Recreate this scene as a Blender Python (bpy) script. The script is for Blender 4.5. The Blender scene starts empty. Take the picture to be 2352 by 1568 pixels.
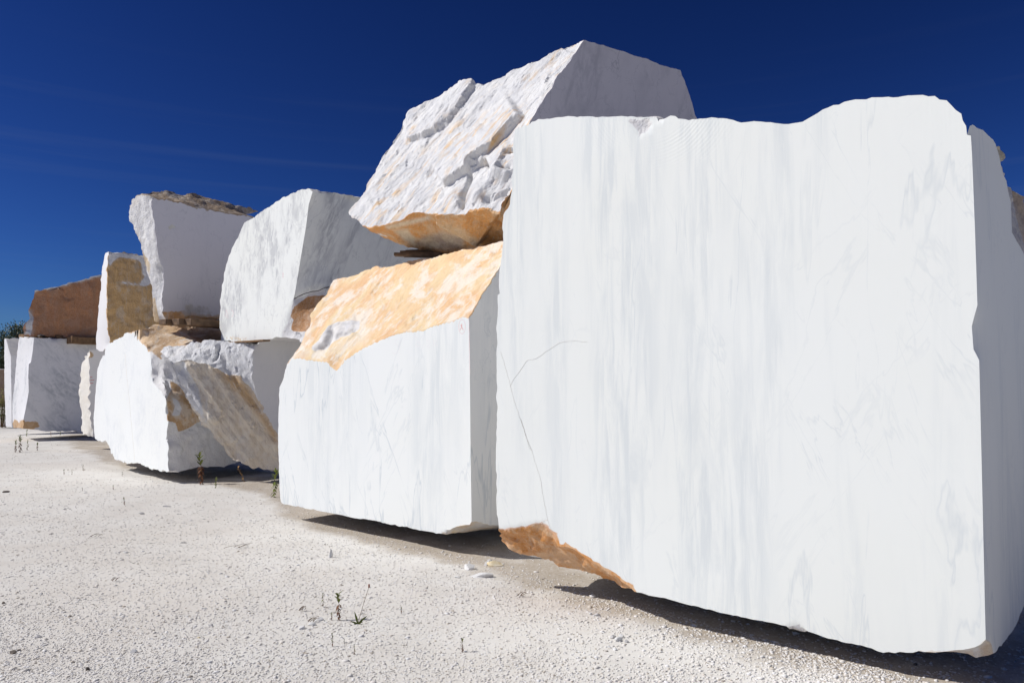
import bpy, bmesh, math, random
import numpy as np
from mathutils import Vector, Matrix, Euler, noise, kdtree
from mathutils.geometry import delaunay_2d_cdt, tessellate_polygon

random.seed(7)
S = bpy.context.scene
COL = S.collection

# ------------------------------------------------------------------ camera
EYE = 1.3
FPX = 752.0                       # focal length in pixels at 1024 wide
PITCH = math.atan(40.0 / FPX)
cam = bpy.data.cameras.new('camera')
cam.sensor_width = 36.0
cam.lens = FPX / 1024.0 * 36.0
cam.clip_start = 0.05
cam.clip_end = 3000
co = bpy.data.objects.new('camera', cam)
co.location = (0, 0, EYE)
co.rotation_euler = (math.pi / 2 + PITCH, 0, 0)
COL.objects.link(co)
S.camera = co

# ------------------------------------------------------------------ light
SUN_EL = math.radians(41)
SUN_AZ = math.radians(-95)        # measured from +Y (view direction) towards +X
TO_SUN = Vector((math.sin(SUN_AZ) * math.cos(SUN_EL), math.cos(SUN_AZ) * math.cos(SUN_EL), math.sin(SUN_EL)))
sl = bpy.data.lights.new('sun', 'SUN')
sl.energy = 4.1
sl.angle = math.radians(0.53)
sl.color = (1.0, 0.965, 0.92)
so = bpy.data.objects.new('sun', sl)
so.rotation_euler = TO_SUN.to_track_quat('Z', 'Y').to_euler()
COL.objects.link(so)

W = bpy.data.worlds.new('World')
S.world = W
W.use_nodes = True
wn = W.node_tree.nodes
wl = W.node_tree.links
wn.clear()
out = wn.new('ShaderNodeOutputWorld')
bg = wn.new('ShaderNodeBackground')
sky = wn.new('ShaderNodeTexSky')
sky.sky_type = 'NISHITA'
sky.sun_disc = False
sky.sun_elevation = SUN_EL
sky.sun_rotation = SUN_AZ
sky.altitude = 600
sky.air_density = 1.0
sky.dust_density = 0.15
sky.ozone_density = 3.0
bg.inputs['Strength'].default_value = 0.050
# polarised, deep blue air with two or three thin cirrus streaks
gm = wn.new('ShaderNodeGamma'); gm.inputs['Gamma'].default_value = 1.70
hs = wn.new('ShaderNodeMix'); hs.data_type = 'RGBA'; hs.blend_type = 'MULTIPLY'; hs.inputs['Factor'].default_value = 1.0
pol = [i for i in hs.inputs if i.type == 'RGBA'][1]; pol.default_value = (.091, .145, .272, 1)
tcw = wn.new('ShaderNodeTexCoord')
mpw = wn.new('ShaderNodeMapping'); mpw.inputs['Scale'].default_value = (1.0, 1.0, 42.0)
nzw = wn.new('ShaderNodeTexNoise'); nzw.inputs['Scale'].default_value = 1.6; nzw.inputs['Detail'].default_value = 5
rw = wn.new('ShaderNodeMapRange'); rw.inputs['From Min'].default_value = 0.54; rw.inputs['From Max'].default_value = 0.76
rw.inputs['To Min'].default_value = 0.0; rw.inputs['To Max'].default_value = 0.05
mxw = wn.new('ShaderNodeMix'); mxw.data_type = 'RGBA'; mxw.inputs['B'].default_value = (4, 5, 6, 1)
wl.new(tcw.outputs['Generated'], mpw.inputs['Vector']); wl.new(mpw.outputs['Vector'], nzw.inputs['Vector'])
wl.new(nzw.outputs['Fac'], rw.inputs['Value'])
sxw = wn.new('ShaderNodeSeparateXYZ'); wl.new(tcw.outputs['Generated'], sxw.inputs[0])
r2w = wn.new('ShaderNodeMapRange'); r2w.inputs['From Min'].default_value = .40; r2w.inputs['From Max'].default_value = .28
mlw = wn.new('ShaderNodeMath'); mlw.operation = 'MULTIPLY'
wl.new(sxw.outputs['Z'], r2w.inputs['Value']); wl.new(rw.outputs['Result'], mlw.inputs[0]); wl.new(r2w.outputs['Result'], mlw.inputs[1])
wl.new(mlw.outputs[0], mxw.inputs['Factor'])
wl.new(sky.outputs['Color'], gm.inputs['Color']); wl.new(gm.outputs['Color'], [i for i in hs.inputs if i.type == 'RGBA'][0])
wl.new([o for o in hs.outputs if o.type == 'RGBA'][0], mxw.inputs['A']); wl.new(mxw.outputs['Result'], bg.inputs['Color'])
wl.new(bg.outputs['Background'], out.inputs['Surface'])

S.view_settings.view_transform = 'Standard'
S.view_settings.look = 'None'
S.view_settings.gamma = 1.0
S.view_settings.exposure = 0.0
S.cycles.max_bounces = 8
S.cycles.diffuse_bounces = 3

# ------------------------------------------------------------------ survey helpers
# points of the place were measured on a 2352 px wide plate of it; ZO lists enlarged parts of the plate
K = 1024.0 / 2352.0
ZO = {0: (1, 0, 0), 1: (.29297, 0, 401.95), 2: (.29297, 0, 689.1), 3: (.29297, 574.2, 401.95), 4: (.39063, 746.5, 57.4),
      5: (.32967, 574.2, 746.5), 6: (.53613, 1091, 201), 7: (.53613, 1091, 918.8), 8: (.2197, 2124.6, 172.3),
      9: (.21973, 0, 717.8), 10: (.37757, 0, 976.2), 11: (.29297, 631.6, 1177.1), 12: (.26768, 2067.2, 1148.4)}
CP, SP = math.cos(PITCH), math.sin(PITCH)
E0 = Vector((0, 0, EYE))


def Z(k, *pts):
    s, ox, oy = ZO[k]
    return [(p[0] * s + ox, p[1] * s + oy) for p in pts]


def ray(p):
    cx = p[0] * K - 512.0
    cy = 341.0 - p[1] * K
    return Vector((cx, FPX * CP - cy * SP, FPX * SP + cy * CP)).normalized()


def proj(v):
    d = v - E0
    f = d.y * CP + d.z * SP
    u = -d.y * SP + d.z * CP
    f = max(f, 1e-3)
    return ((512 + FPX * d.x / f) / K, (341 - FPX * u / f) / K)


def onz(p, z):
    d = ray(p)
    return E0 + d * ((z - EYE) / d.z)


def aty(p, y):
    d = ray(p)
    return E0 + d * (y / d.y)


def azv(deg, ln=1.0):
    a = math.radians(deg)
    return Vector((math.sin(a) * ln, math.cos(a) * ln, 0))


class Plane:
    def __init__(self, p0, n):
        self.p = p0.copy()
        self.n = n.normalized()

    def at(self, px):
        d = ray(px)
        t = (self.p - E0).dot(self.n) / d.dot(self.n)
        return E0 + d * t

    def back(self, vec):
        return Plane(self.p + vec, self.n)


def vplane(p0, az, lean=0.0):
    h = azv(az)
    n = h.cross(Vector((0, 0, 1)))
    n = (n + Vector((0, 0, lean))).normalized()
    return Plane(p0, n)


def plane3(a, b, c):
    return Plane(a, (b - a).cross(c - a))


# ------------------------------------------------------------------ noise
def fbm(p, oct=4, lac=2.1, gain=0.5):
    s = 0.0; a = 1.0; q = Vector(p)
    for i in range(oct):
        s += a * noise.noise(q)
        q = q * lac + Vector((3.1, 7.7, 1.3)); a *= gain
    return s


def nvec(p):
    p = Vector(p)
    return Vector((noise.noise(p + Vector((31.7, 4.3, 9.1))), noise.noise(p + Vector((2.9, 57.3, 17.7))), noise.noise(p + Vector((11.3, 23.9, 71.1)))))


def facet(p, sharp=1.0):
    """chiselled, piecewise planar relief"""
    q = p + Vector((noise.noise(p * 1.3), noise.noise(p * 1.3 + Vector((9, 2, 5))), noise.noise(p * 1.3 + Vector((4, 8, 1))))) * 0.35
    d, pts = noise.voronoi(q)
    best = -9
    for i in range(3):
        c = pts[i]
        cv = nvec(c * 7.31 + Vector((.5, .5, .5))) * 1.0
        h = (cv.x + cv.y) * 0.6 + cv.dot(q - c) * 1.5 - d[i] * 0.55
        if h > best:
            best = h
    return best


# ------------------------------------------------------------------ objects
def tag(o, label=None, cat=None, group=None, kind=None):
    if label: o['label'] = label
    if cat: o['category'] = cat
    if group: o['group'] = group
    if kind: o['kind'] = kind
    return o


def link_mesh(name, me, parent=None, loc=None):
    o = bpy.data.objects.new(name, me)
    COL.objects.link(o)
    if loc is not None: o.location = loc
    if parent is not None: o.parent = parent
    return o


class Block:
    """closed quarry block: faces given as loops of named points, triangulated finely and broken up where rough"""

    def __init__(self, res=0.02, amp=0.02, freq=3.0, edge=0.006, strata=None, seed=0, falloff=0.06):
        self.v = []; self.f = []; self.res = res; self.amp = amp; self.freq = freq; self.edge = edge
        self.seed = Vector((seed * 3.7, seed * 1.9, seed * 5.3)); self.falloff = falloff
        self.strata = strata          # (euler, scale vector)
        self.strokes = []; self.stains = []

    def add(self, p):
        self.v.append(Vector(p)); return len(self.v) - 1

    def chain(self, pts, pl):
        return [self.add(pl.at(p)) for p in pts]

    def off(self, ids, vec):
        return [self.add(self.v[i] + vec) for i in ids]

    def offz(self, ids, vec, z):
        r = []
        for i in ids:
            p = self.v[i] + vec
            r.append(self.add((p.x, p.y, z)))
        return r

    def face(self, ids, rough=0.0, tag=None, tint=None, stain=0.0, up=None, coarse=False):
        c = []
        for i in ids:
            if not c or c[-1] != i: c.append(i)
        if c[0] == c[-1]: c.pop()
        self.f.append(dict(ids=c, rough=rough, tag=tag, tint=tint, stain=stain, up=up, coarse=coarse))

    def strip(self, a, b, rough=0.0, **kw):
        for i in range(len(a) - 1):
            self.face([a[i], a[i + 1], b[i + 1], b[i]], rough, **kw)

    def ledge(self, pts, h, wid, side=1, length=60, tags=None):
        self.strokes.append(('ledge', pts, h, wid, side, length, tags))

    def crack(self, pts, depth, wid, tags=None):
        self.strokes.append(('crack', pts, depth, wid, 0, 0, tags))

    def blob(self, c, h, rad, tags=None):
        self.strokes.append(('blob', [c], h, rad, 0, 0, tags))

    def stain(self, poly, col, soft=6, tags=None, val=1.0):
        self.stains.append((poly, col, soft, tags, val))

    def build(self, name, mat, origin=None, parent=None):
        norms = []
        for f in self.f:
            n = Vector()
            ids = f['ids']
            for k in range(len(ids)):
                a = self.v[ids[k]]; b = self.v[ids[(k + 1) % len(ids)]]
                n += Vector(((a.y - b.y) * (a.z + b.z), (a.z - b.z) * (a.x + b.x), (a.x - b.x) * (a.y + b.y)))
            n = n.normalized() if n.length > 1e-9 else Vector((0, 0, 1))
            norms.append(n)
        # shared edges, resampled with natural jaggedness
        em = {}
        for fi, f in enumerate(self.f):
            ids = f['ids']
            for k in range(len(ids)):
                a, b = ids[k], ids[(k + 1) % len(ids)]
                em.setdefault((min(a, b), max(a, b)), []).append(fi)
        P = list(self.v)
        ep = {}
        for (a, b), fs in em.items():
            A, B = self.v[a], self.v[b]
            L = (B - A).length
            rmin = min(self.f[i]['rough'] for i in fs); rmax = max(self.f[i]['rough'] for i in fs)
            hidden = all(self.f[i]['coarse'] for i in fs)
            r = self.res * (6 if hidden else 1.0)
            n = max(1, int(L / r))
            d = (B - A).normalized() if L > 0 else Vector((1, 0, 0))
            amp = self.edge * (1.0 if rmax == 0 else 2.4)
            flat = [norms[i] for i in fs if self.f[i]['rough'] == 0]
            lst = [a]
            for k in range(1, n):
                t = k / n
                p = A.lerp(B, t)
                j = nvec((p + self.seed) * 9.0) * 1.0 + nvec((p + self.seed) * 27.0) * 0.6 + nvec((p + self.seed) * 3.0) * 0.8
                j = j * amp * min(1, 4 * t, 4 * (1 - t))
                j -= d * j.dot(d)
                for nn in flat: j -= nn * j.dot(nn)
                if hidden: j = Vector()
                P.append(p + j)
                lst.append(len(P) - 1)
            lst.append(b)
            ep[(a, b)] = lst
        tris = []; tri_f = []
        for fi, f in enumerate(self.f):
            ids = f['ids']; loop = []
            for k in range(len(ids)):
                a, b = ids[k], ids[(k + 1) % len(ids)]
                l = ep[(min(a, b), max(a, b))]
                if a > b: l = l[::-1]
                loop += l[:-1]
            n = f['up'].normalized() if f['up'] is not None else norms[fi]
            if n.dot(norms[fi]) < 0: n = -n
            ax = n.orthogonal().normalized(); ay = n.cross(ax)
            c0 = P[loop[0]]
            b2 = np.array([((P[i] - c0).dot(ax), (P[i] - c0).dot(ay)) for i in loop])
            bo = np.array([(P[i] - c0).dot(n) for i in loop])
            res = self.res * (6 if f['coarse'] else (3.0 if f['rough'] == 0 and not f['stain'] and not self.stains else (1.0 if f['rough'] else 1.5)))
            mn = b2.min(0); mx = b2.max(0)
            gx = np.arange(mn[0], mx[0], res); gy = np.arange(mn[1], mx[1], res * .87)
            rs = np.random.RandomState(fi + 11)
            inner = np.zeros((0, 2))
            if len(gx) > 1 and len(gy) > 1:
                X, Y = np.meshgrid(gx, gy); X[1::2] += res / 2
                q = np.stack([X.ravel(), Y.ravel()], 1)
                q += rs.uniform(-.22, .22, q.shape) * res
                ins = inside(q, b2)
                q = q[ins]
                if len(q):
                    keep = dist_seg(q, b2) > res * .55
                    q = q[keep]
                inner = q
            m = len(loop)
            pts = [Vector(x) for x in b2.tolist()] + [Vector(x) for x in inner.tolist()]
            edges = [(i, (i + 1) % m) for i in range(m)]
            vo, eo, fo, ov, oe, of = delaunay_2d_cdt(pts, edges, [], 1, 1e-6, True)
            # heights of the inner points from the rim
            if len(inner):
                off = np.zeros(len(inner))
                st = 4000
                for s0 in range(0, len(inner), st):
                    qq = inner[s0:s0 + st]
                    dd = ((qq[:, None, :] - b2[None, :, :]) ** 2).sum(2) ** 1.25 + 1e-12
                    w = 1 / dd
                    off[s0:s0 + st] = (w * bo[None]).sum(1) / w.sum(1)
            vm = []
            for k, orig in enumerate(ov):
                if orig and min(orig) < m:
                    vm.append(loop[min(orig)])
                elif orig:
                    i = orig[0] - m
                    p = c0 + ax * inner[i, 0] + ay * inner[i, 1] + n * float(off[i])
                    P.append(p); vm.append(len(P) - 1)
                else:
                    p = c0 + ax * vo[k].x + ay * vo[k].y
                    P.append(p); vm.append(len(P) - 1)
            if len(fo):
                vo_ = np.array([x[:] for x in vo]); ce = vo_[np.array(fo)].mean(1)
                fo = [t for t, k_ in zip(fo, inside(ce, b2)) if k_]
            for t in fo:
                t = [vm[i] for i in t]
                if len(set(t)) == 3:
                    tris.append(t); tri_f.append(fi)
        N = len(P)
        sawn = np.zeros(N, bool); rgh = np.zeros(N); coarse = np.ones(N, bool)
        vtag = [set() for _ in range(N)] if (self.strokes or self.stains) else None
        fcount = np.zeros(N)
        st0 = np.zeros(N); tint = np.zeros((N, 3)); tw = np.zeros(N)
        for t, fi in zip(tris, tri_f):
            f = self.f[fi]
            for i in t:
                if f['rough'] == 0: sawn[i] = True
                else: rgh[i] = max(rgh[i], f['rough'])
                if not f['coarse']: coarse[i] = False
                if vtag is not None and f['tag']: vtag[i].add(f['tag'])
                st0[i] = max(st0[i], f['stain'])
                if f['tint'] is not None:
                    tint[i] += f['tint']; tw[i] += 1
        tint[tw > 0] /= tw[tw > 0][:, None]
        # orient and drop unused
        bm = bmesh.new()
        bv = [bm.verts.new(p) for p in P]
        bm.verts.index_update()
        la = bm.faces.layers.int.new('src')
        for t, fi in zip(tris, tri_f):
            try:
                ff = bm.faces.new([bv[i] for i in t]); ff[la] = fi
            except ValueError:
                pass
        bmesh.ops.recalc_face_normals(bm, faces=bm.faces)
        bm.normal_update()
        nr = [v.normal.copy() for v in bm.verts]
        kd = kdtree.KDTree(int(sawn.sum()) or 1)
        k = 0
        for i in range(N):
            if sawn[i]: kd.insert(P[i], i); k += 1
        kd.balance()
        em_ = None
        if self.strata:
            em_ = self.strata[0].to_matrix().inverted(); sc = Vector(self.strata[1])
        wgt = np.zeros(N)
        for i in range(N):
            if sawn[i] or rgh[i] == 0: continue
            w = 1.0
            if k:
                dd = kd.find(P[i])[2]
                w = min(1.0, dd / self.falloff)
                w = w * (2 - w)
            wgt[i] = w
            p = P[i] + self.seed
            if em_ is not None:
                q = em_ @ p; q = Vector((q.x * sc.x, q.y * sc.y, q.z * sc.z))
            else: q = p
            a = self.amp * rgh[i] * w
            if em_ is not None:
                h = .75 * facet(p * self.freq * .7) + .45 * facet(p * self.freq * 2.3 + Vector((5, 1, 2))) + .55 * fbm(q * self.freq * 1.6, 4) + .25 * fbm(q * self.freq * 6, 2) + .5 * fbm(p * 1.1, 2)
                tv = fbm(q * self.freq * .8 + Vector((2, 9, 4)), 4) * 3.0; tf = tv - math.floor(tv)
                h += .45 * (math.floor(tv) + max(0.0, (tf - .86) / .14))
            else:
                h = 1.0 * facet(q * self.freq) + 0.42 * facet(q * self.freq * 2.9 + Vector((5, 1, 2))) + 0.22 * fbm(q * self.freq * 5.3, 3) + 0.5 * fbm(p * 1.1, 2)
            if not coarse[i]:
                P[i] = P[i] + nr[i] * (a * h)
        # sculpted ledges, cracks and stains
        if self.strokes or self.stains:
            pp = np.array([proj(p) for p in P])
            alltags = [t for t in set(t for s in vtag for t in s)]
            masks = {t: np.array([t in s for s in vtag]) for t in alltags}
            wob = None
            for (kind, pts, h, wid, side, length, tags) in self.strokes:
                m = np.zeros(N, bool)
                for t in (tags or alltags): m |= masks.get(t, False)
                m &= ~sawn
                idx = np.nonzero(m)[0]
                q = pp[idx]
                if kind == 'blob':
                    c = np.array(pts[0]); d = np.hypot(*(q - c).T) / wid
                    dz = h * np.clip(1 - d * d, 0, 1) ** 2
                else:
                    d, sgn, fade = poly_dist(q, np.array(pts), True)
                    if kind == 'ledge':
                        s = sgn * side * d
                        up = 1 / (1 + np.exp(-np.clip(s / max(wid, .1) * 4, -30, 30)))
                        dz = h * up * np.clip(1 - s / length, 0, 1) * fade
                    else:
                        dz = -h * np.exp(-(d / wid) ** 2) * fade
                for j, i in enumerate(idx):
                    if abs(dz[j]) > 1e-5: P[i] = P[i] + nr[i] * (float(dz[j]) * wgt[i])
            for (poly, col, soft, tags, val) in self.stains:
                m = np.zeros(N, bool)
                for t in (tags or alltags): m |= masks.get(t, False)
                idx = np.nonzero(m)[0]
                q = pp[idx]; pl = np.array(poly)
                ins = inside(q, pl); d = dist_seg(q, pl)
                s = np.where(ins, d, -d) / soft
                w = np.clip(.5 + .5 * s, 0, 1)
                for j, i in enumerate(idx):
                    if w[j] > 0:
                        tint[i] = tint[i] * (1 - w[j]) + np.array(col) * w[j] if st0[i] > 0 else np.array(col)
                        st0[i] = max(st0[i] * (1 - w[j]), 0) + val * w[j] if val < 1 else max(st0[i], w[j])
        on = np.nonzero(st0 > 0)[0]
        if len(on):
            k2 = kdtree.KDTree(len(on))
            for i in on: k2.insert(P[i], int(i))
            k2.balance()
            for i in np.nonzero(st0 <= 0)[0]:
                tint[i] = tint[k2.find(P[i])[1]]
        org = origin if origin is not None else Vector((sum(p.x for p in self.v) / len(self.v), sum(p.y for p in self.v) / len(self.v), min(p.z for p in self.v)))
        for v, p in zip(bm.verts, P): v.co = p - org
        lr = bm.verts.layers.float.new('rough'); ls = bm.verts.layers.float.new('stain'); lt = bm.verts.layers.float_vector.new('tint')
        for v in bm.verts:
            i = v.index
            v[lr] = float(wgt[i]) * (1 if rgh[i] > 0 else 0); v[ls] = float(st0[i]); v[lt] = Vector(tint[i].tolist())
        bmesh.ops.delete(bm, geom=[v for v in bm.verts if not v.link_faces], context='VERTS')
        for ff in bm.faces: ff.smooth = True
        me = bpy.data.meshes.new(name)
        bm.to_mesh(me); bm.free()
        me.set_sharp_from_angle(angle=math.radians(38))
        me.materials.append(mat)
        o = link_mesh(name, me, parent, org)
        return o


def inside(q, poly):
    x, y = q[:, 0], q[:, 1]
    c = np.zeros(len(q), bool)
    n = len(poly)
    for i in range(n):
        x1, y1 = poly[i]; x2, y2 = poly[(i + 1) % n]
        if y1 == y2: continue
        m = (y1 > y) != (y2 > y)
        c ^= m & (x < (x2 - x1) * (y - y1) / (y2 - y1) + x1)
    return c


def dist_seg(q, poly):
    best = np.full(len(q), 1e9)
    n = len(poly)
    for i in range(n):
        a = poly[i]; b = poly[(i + 1) % n]
        d = b - a; L = (d * d).sum()
        t = np.clip(((q - a) @ d) / max(L, 1e-12), 0, 1)
        best = np.minimum(best, np.hypot(*(q - a - t[:, None] * d).T))
    return best


def poly_dist(q, pl, ends=False):
    best = np.full(len(q), 1e9); sg = np.ones(len(q)); pw = np.zeros(len(q)); u = np.zeros(len(q)); acc = 0.0
    for i in range(len(pl) - 1):
        a = pl[i]; b = pl[i + 1]; d = b - a; L = (d * d).sum(); ln = math.sqrt(L)
        t = np.clip(((q - a) @ d) / L, 0, 1)
        r = q - a - t[:, None] * d
        dd = np.hypot(*r.T)
        cr = d[0] * (q[:, 1] - a[1]) - d[1] * (q[:, 0] - a[0])
        pr = np.abs(cr) / ln
        tie = np.abs(dd - best) < 1e-6 * (1 + dd)
        m = ((dd < best) & ~tie) | (tie & (pr > pw))
        best = np.where(m, dd, best); sg = np.where(m, np.sign(cr), sg); pw = np.where(m, pr, pw); u = np.where(m, acc + t * ln, u)
        acc += ln
    if ends:
        f = np.clip(np.minimum(u, acc - u) / min(12.0, acc * .3), 0, 1)
        return best, sg, f * f * (3 - 2 * f)
    return best, sg


# ------------------------------------------------------------------ materials
def newmat(name):
    m = bpy.data.materials.new(name); m.use_nodes = True
    nt = m.node_tree; nt.nodes.clear()
    o = nt.nodes.new('ShaderNodeOutputMaterial'); b = nt.nodes.new('ShaderNodeBsdfPrincipled')
    nt.links.new(b.outputs[0], o.inputs[0])
    return m, nt, b


def N_(nt, t, **kw):
    n = nt.nodes.new(t)
    for k, v in kw.items():
        if hasattr(n, k): setattr(n, k, v)
        else: n.inputs[k.replace('_', ' ')].default_value = v
    return n


def mth(nt, op, a, b=None, c=None):
    n = nt.nodes.new('ShaderNodeMath'); n.operation = op
    for i, x in enumerate((a, b, c)):
        if x is None: continue
        if isinstance(x, (int, float)): n.inputs[i].default_value = x
        else: nt.links.new(x, n.inputs[i])
    return n.outputs[0]


def mrange(nt, v, a, b, c=0.0, d=1.0, smooth=False):
    n = nt.nodes.new('ShaderNodeMapRange')
    if smooth: n.interpolation_type = 'SMOOTHSTEP'
    nt.links.new(v, n.inputs[0])
    for i, x in enumerate((a, b, c, d)): n.inputs[i + 1].default_value = x
    return n.outputs[0]


def mixc(nt, f, a, b, blend='MIX'):
    n = nt.nodes.new('ShaderNodeMix'); n.data_type = 'RGBA'; n.blend_type = blend
    ins = {'Factor': f, 'A': a, 'B': b}
    for k, x in ins.items():
        s = [i for i in n.inputs if i.name == k and (i.type == 'RGBA' if k != 'Factor' else i.type == 'VALUE')][0]
        if isinstance(x, (int, float)): s.default_value = x
        elif isinstance(x, tuple): s.default_value = (*x, 1) if len(x) == 3 else x
        else: nt.links.new(x, s)
    return [o for o in n.outputs if o.type == 'RGBA'][0]


def noise_(nt, vec, scale, detail=4, rough=.55, dist=0.0):
    n = nt.nodes.new('ShaderNodeTexNoise')
    nt.links.new(vec, n.inputs['Vector']); n.inputs['Scale'].default_value = scale
    n.inputs['Detail'].default_value = detail; n.inputs['Roughness'].default_value = rough; n.inputs['Distortion'].default_value = dist
    return n.outputs['Fac']


def mapping(nt, vec, rot=(0, 0, 0), scale=(1, 1, 1), loc=(0, 0, 0)):
    n = nt.nodes.new('ShaderNodeMapping')
    if any(rot): n.vector_type = 'TEXTURE'; scale = tuple(1 / q for q in scale); loc = tuple(-q for q in loc)
    n.inputs['Rotation'].default_value = rot; n.inputs['Scale'].default_value = scale; n.inputs['Location'].default_value = loc
    nt.links.new(vec, n.inputs['Vector'])
    return n.outputs[0]


def marble(name, base=(.83, .84, .84), vein=(.60, .63, .67), rot=(0, 0, 0), stretch=(1, 1, .16), bands=.5, thin=.6, scale=1.0,
           rough_col=(.80, .79, .77), rough_var=(.60, .60, .62), warm=(.78, .62, .42), warmth=.25, loc=(0, 0, 0), bump=1.0, saw=.5,
           stain_white=.25, stain_dark=(.30, .16, .06), arcs=None, streak=None, cracks=0.0, stain_pale=(.84, .78, .68), hue2=None):
    m, nt, b = newmat(name)
    tc = nt.nodes.new('ShaderNodeTexCoord').outputs['Object']
    at = lambda nm, o: [x for x in N_(nt, 'ShaderNodeAttribute', attribute_name=nm).outputs if x.name == o][0]
    rg = at('rough', 'Fac'); stn = at('stain', 'Fac'); tnt = at('tint', 'Vector')
    vec = mapping(nt, tc, rot, tuple(x * scale for x in stretch), loc)
    # soft grey bands made of many fine strands
    sc_ = tuple(x * scale for x in stretch)
    n1 = noise_(nt, vec, 1.5, 4, .55, .5)
    n2 = noise_(nt, vec, 12.0, 8, .68, .35)
    n3 = noise_(nt, mapping(nt, tc, rot, (sc_[0], sc_[1], min(1.0, stretch[2] * 3) * scale), (2, 9, 4)), 3.2, 6, .62, .5)
    band = mth(nt, 'MULTIPLY', mrange(nt, n1, .46, .64, 0, 1, True), mth(nt, 'MAXIMUM', mrange(nt, n2, .44, .60, 0, 1), mrange(nt, n3, .50, .62, 0, .8)))
    # crisp forking veins, some upright, some leaning to either side
    def line(sc2, lean, sz, w, off):
        r_ = (rot[0], rot[1] + lean, rot[2] if any(rot) else -.66)
        v = noise_(nt, mapping(nt, tc, r_, (sc_[0], sc_[1], min(1.0, stretch[2] * sz) * scale), off), sc2, 5, .56, .35)
        wv = mrange(nt, noise_(nt, tc, 3.5, 3), .35, .7, w * .35, w * 1.6)
        return mth(nt, 'SUBTRACT', 1.0, mth(nt, 'MINIMUM', 1.0, mth(nt, 'DIVIDE', mth(nt, 'ABSOLUTE', mth(nt, 'SUBTRACT', v, .5)), wv)))
    msk = mrange(nt, noise_(nt, tc, 1.1, 4, .6), .40, .58)
    msk2 = mrange(nt, noise_(nt, mapping(nt, tc, (0, 0, 0), (1, 1, 1), (5, 5, 5)), 1.4, 4, .6), .44, .62)
    msk3 = mrange(nt, noise_(nt, mapping(nt, tc, (0, 0, 0), (1, 1, 1), (15, 1, 9)), 1.4, 4, .6), .44, .62)
    t1 = mth(nt, 'MULTIPLY', line(2.2, .05, 1.6, .013, (0, 0, 0)), msk)
    t2 = mth(nt, 'MULTIPLY', line(2.6, -.42, 2.2, .011, (7, 3, 1)), msk2)
    t3 = mth(nt, 'MULTIPLY', line(2.2, .50, 2.4, .010, (1, 8, 3)), msk3)
    thinv = mth(nt, 'MAXIMUM', t1, mth(nt, 'MAXIMUM', mth(nt, 'MULTIPLY', t2, .8), mth(nt, 'MULTIPLY', t3, .45)))
    fac = mth(nt, 'MAXIMUM', mth(nt, 'MULTIPLY', band, bands), mth(nt, 'MULTIPLY', thinv, thin))
    cl = noise_(nt, tc, .9, 4)
    col = mixc(nt, mrange(nt, cl, .35, .7, 0, .35), base, (base[0] * .965, base[1] * .95, base[2] * .90))
    col = mixc(nt, fac, col, vein)
    # broken stone: pale, mottled, a little ochre
    rv = noise_(nt, tc, 7.0, 6, .6)
    rc = mixc(nt, mrange(nt, rv, .35, .7), rough_col, rough_var)
    if streak:
        sv = mapping(nt, tc, streak[0], streak[1])
        w = mth(nt, 'MULTIPLY', mrange(nt, noise_(nt, sv, 3.0, 6, .6, .4), .50, .66, 0, 1), mrange(nt, noise_(nt, tc, 1.6, 3), .42, .6))
    else:
        w = mrange(nt, noise_(nt, tc, 2.2, 6, .6, .5), .52, .70, 0, 1)
    rc = mixc(nt, mth(nt, 'MULTIPLY', w, warmth), rc, warm)
    if streak:
        gs = noise_(nt, mapping(nt, tc, streak[0], streak[1], (4, 2, 7)), 2.2, 8, .68, .3)
        rc = mixc(nt, mrange(nt, gs, .50, .64, 0, .42), rc, (.50, .51, .54))
    ed = noise_(nt, tc, 22, 4)
    rm = mrange(nt, mth(nt, 'ADD', rg, mth(nt, 'MULTIPLY', mth(nt, 'SUBTRACT', ed, .5), .3)), .12, .3)
    col = mixc(nt, rm, col, rc)
    # iron stains: irregular rim, white flecks, darker blotches
    sn = noise_(nt, tc, 6.0, 7, .65, .3); sn2 = noise_(nt, mapping(nt, tc, rot, stretch if streak is None else streak[1], (3, 3, 3)), 6.0, 7, .65, .8)
    sm = mrange(nt, mth(nt, 'ADD', stn, mth(nt, 'MULTIPLY', mth(nt, 'SUBTRACT', sn, .5), 1.1)), .42, .60)
    sc = mixc(nt, mrange(nt, sn2, .38, .66), tnt, stain_dark, 'MIX')
    sc = mixc(nt, .45, tnt, sc)
    fl1 = mrange(nt, noise_(nt, tc, 3.1, 9, .70, .35), .50, .58)
    fl2 = mrange(nt, noise_(nt, mapping(nt, tc, rot, stretch, (1, 2, 3)) if streak is None else mapping(nt, tc, streak[0], streak[1]), 5.5, 8, .72, .5), .55, .63)
    fl = mth(nt, 'MULTIPLY', mth(nt, 'MAXIMUM', fl1, fl2), stain_white)
    if hue2:
        hu = noise_(nt, tc, 2.3, 6, .65, .4)
        sc = mixc(nt, mrange(nt, hu, .46, .60, 0, .7), sc, hue2, 'MIX')
    sc = mixc(nt, fl, sc, stain_pale)
    gr = noise_(nt, tc, 60, 3)
    sc = mixc(nt, mrange(nt, gr, .3, .7, 0, .25), sc, (.75, .68, .58))
    col = mixc(nt, sm, col, sc)
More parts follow.
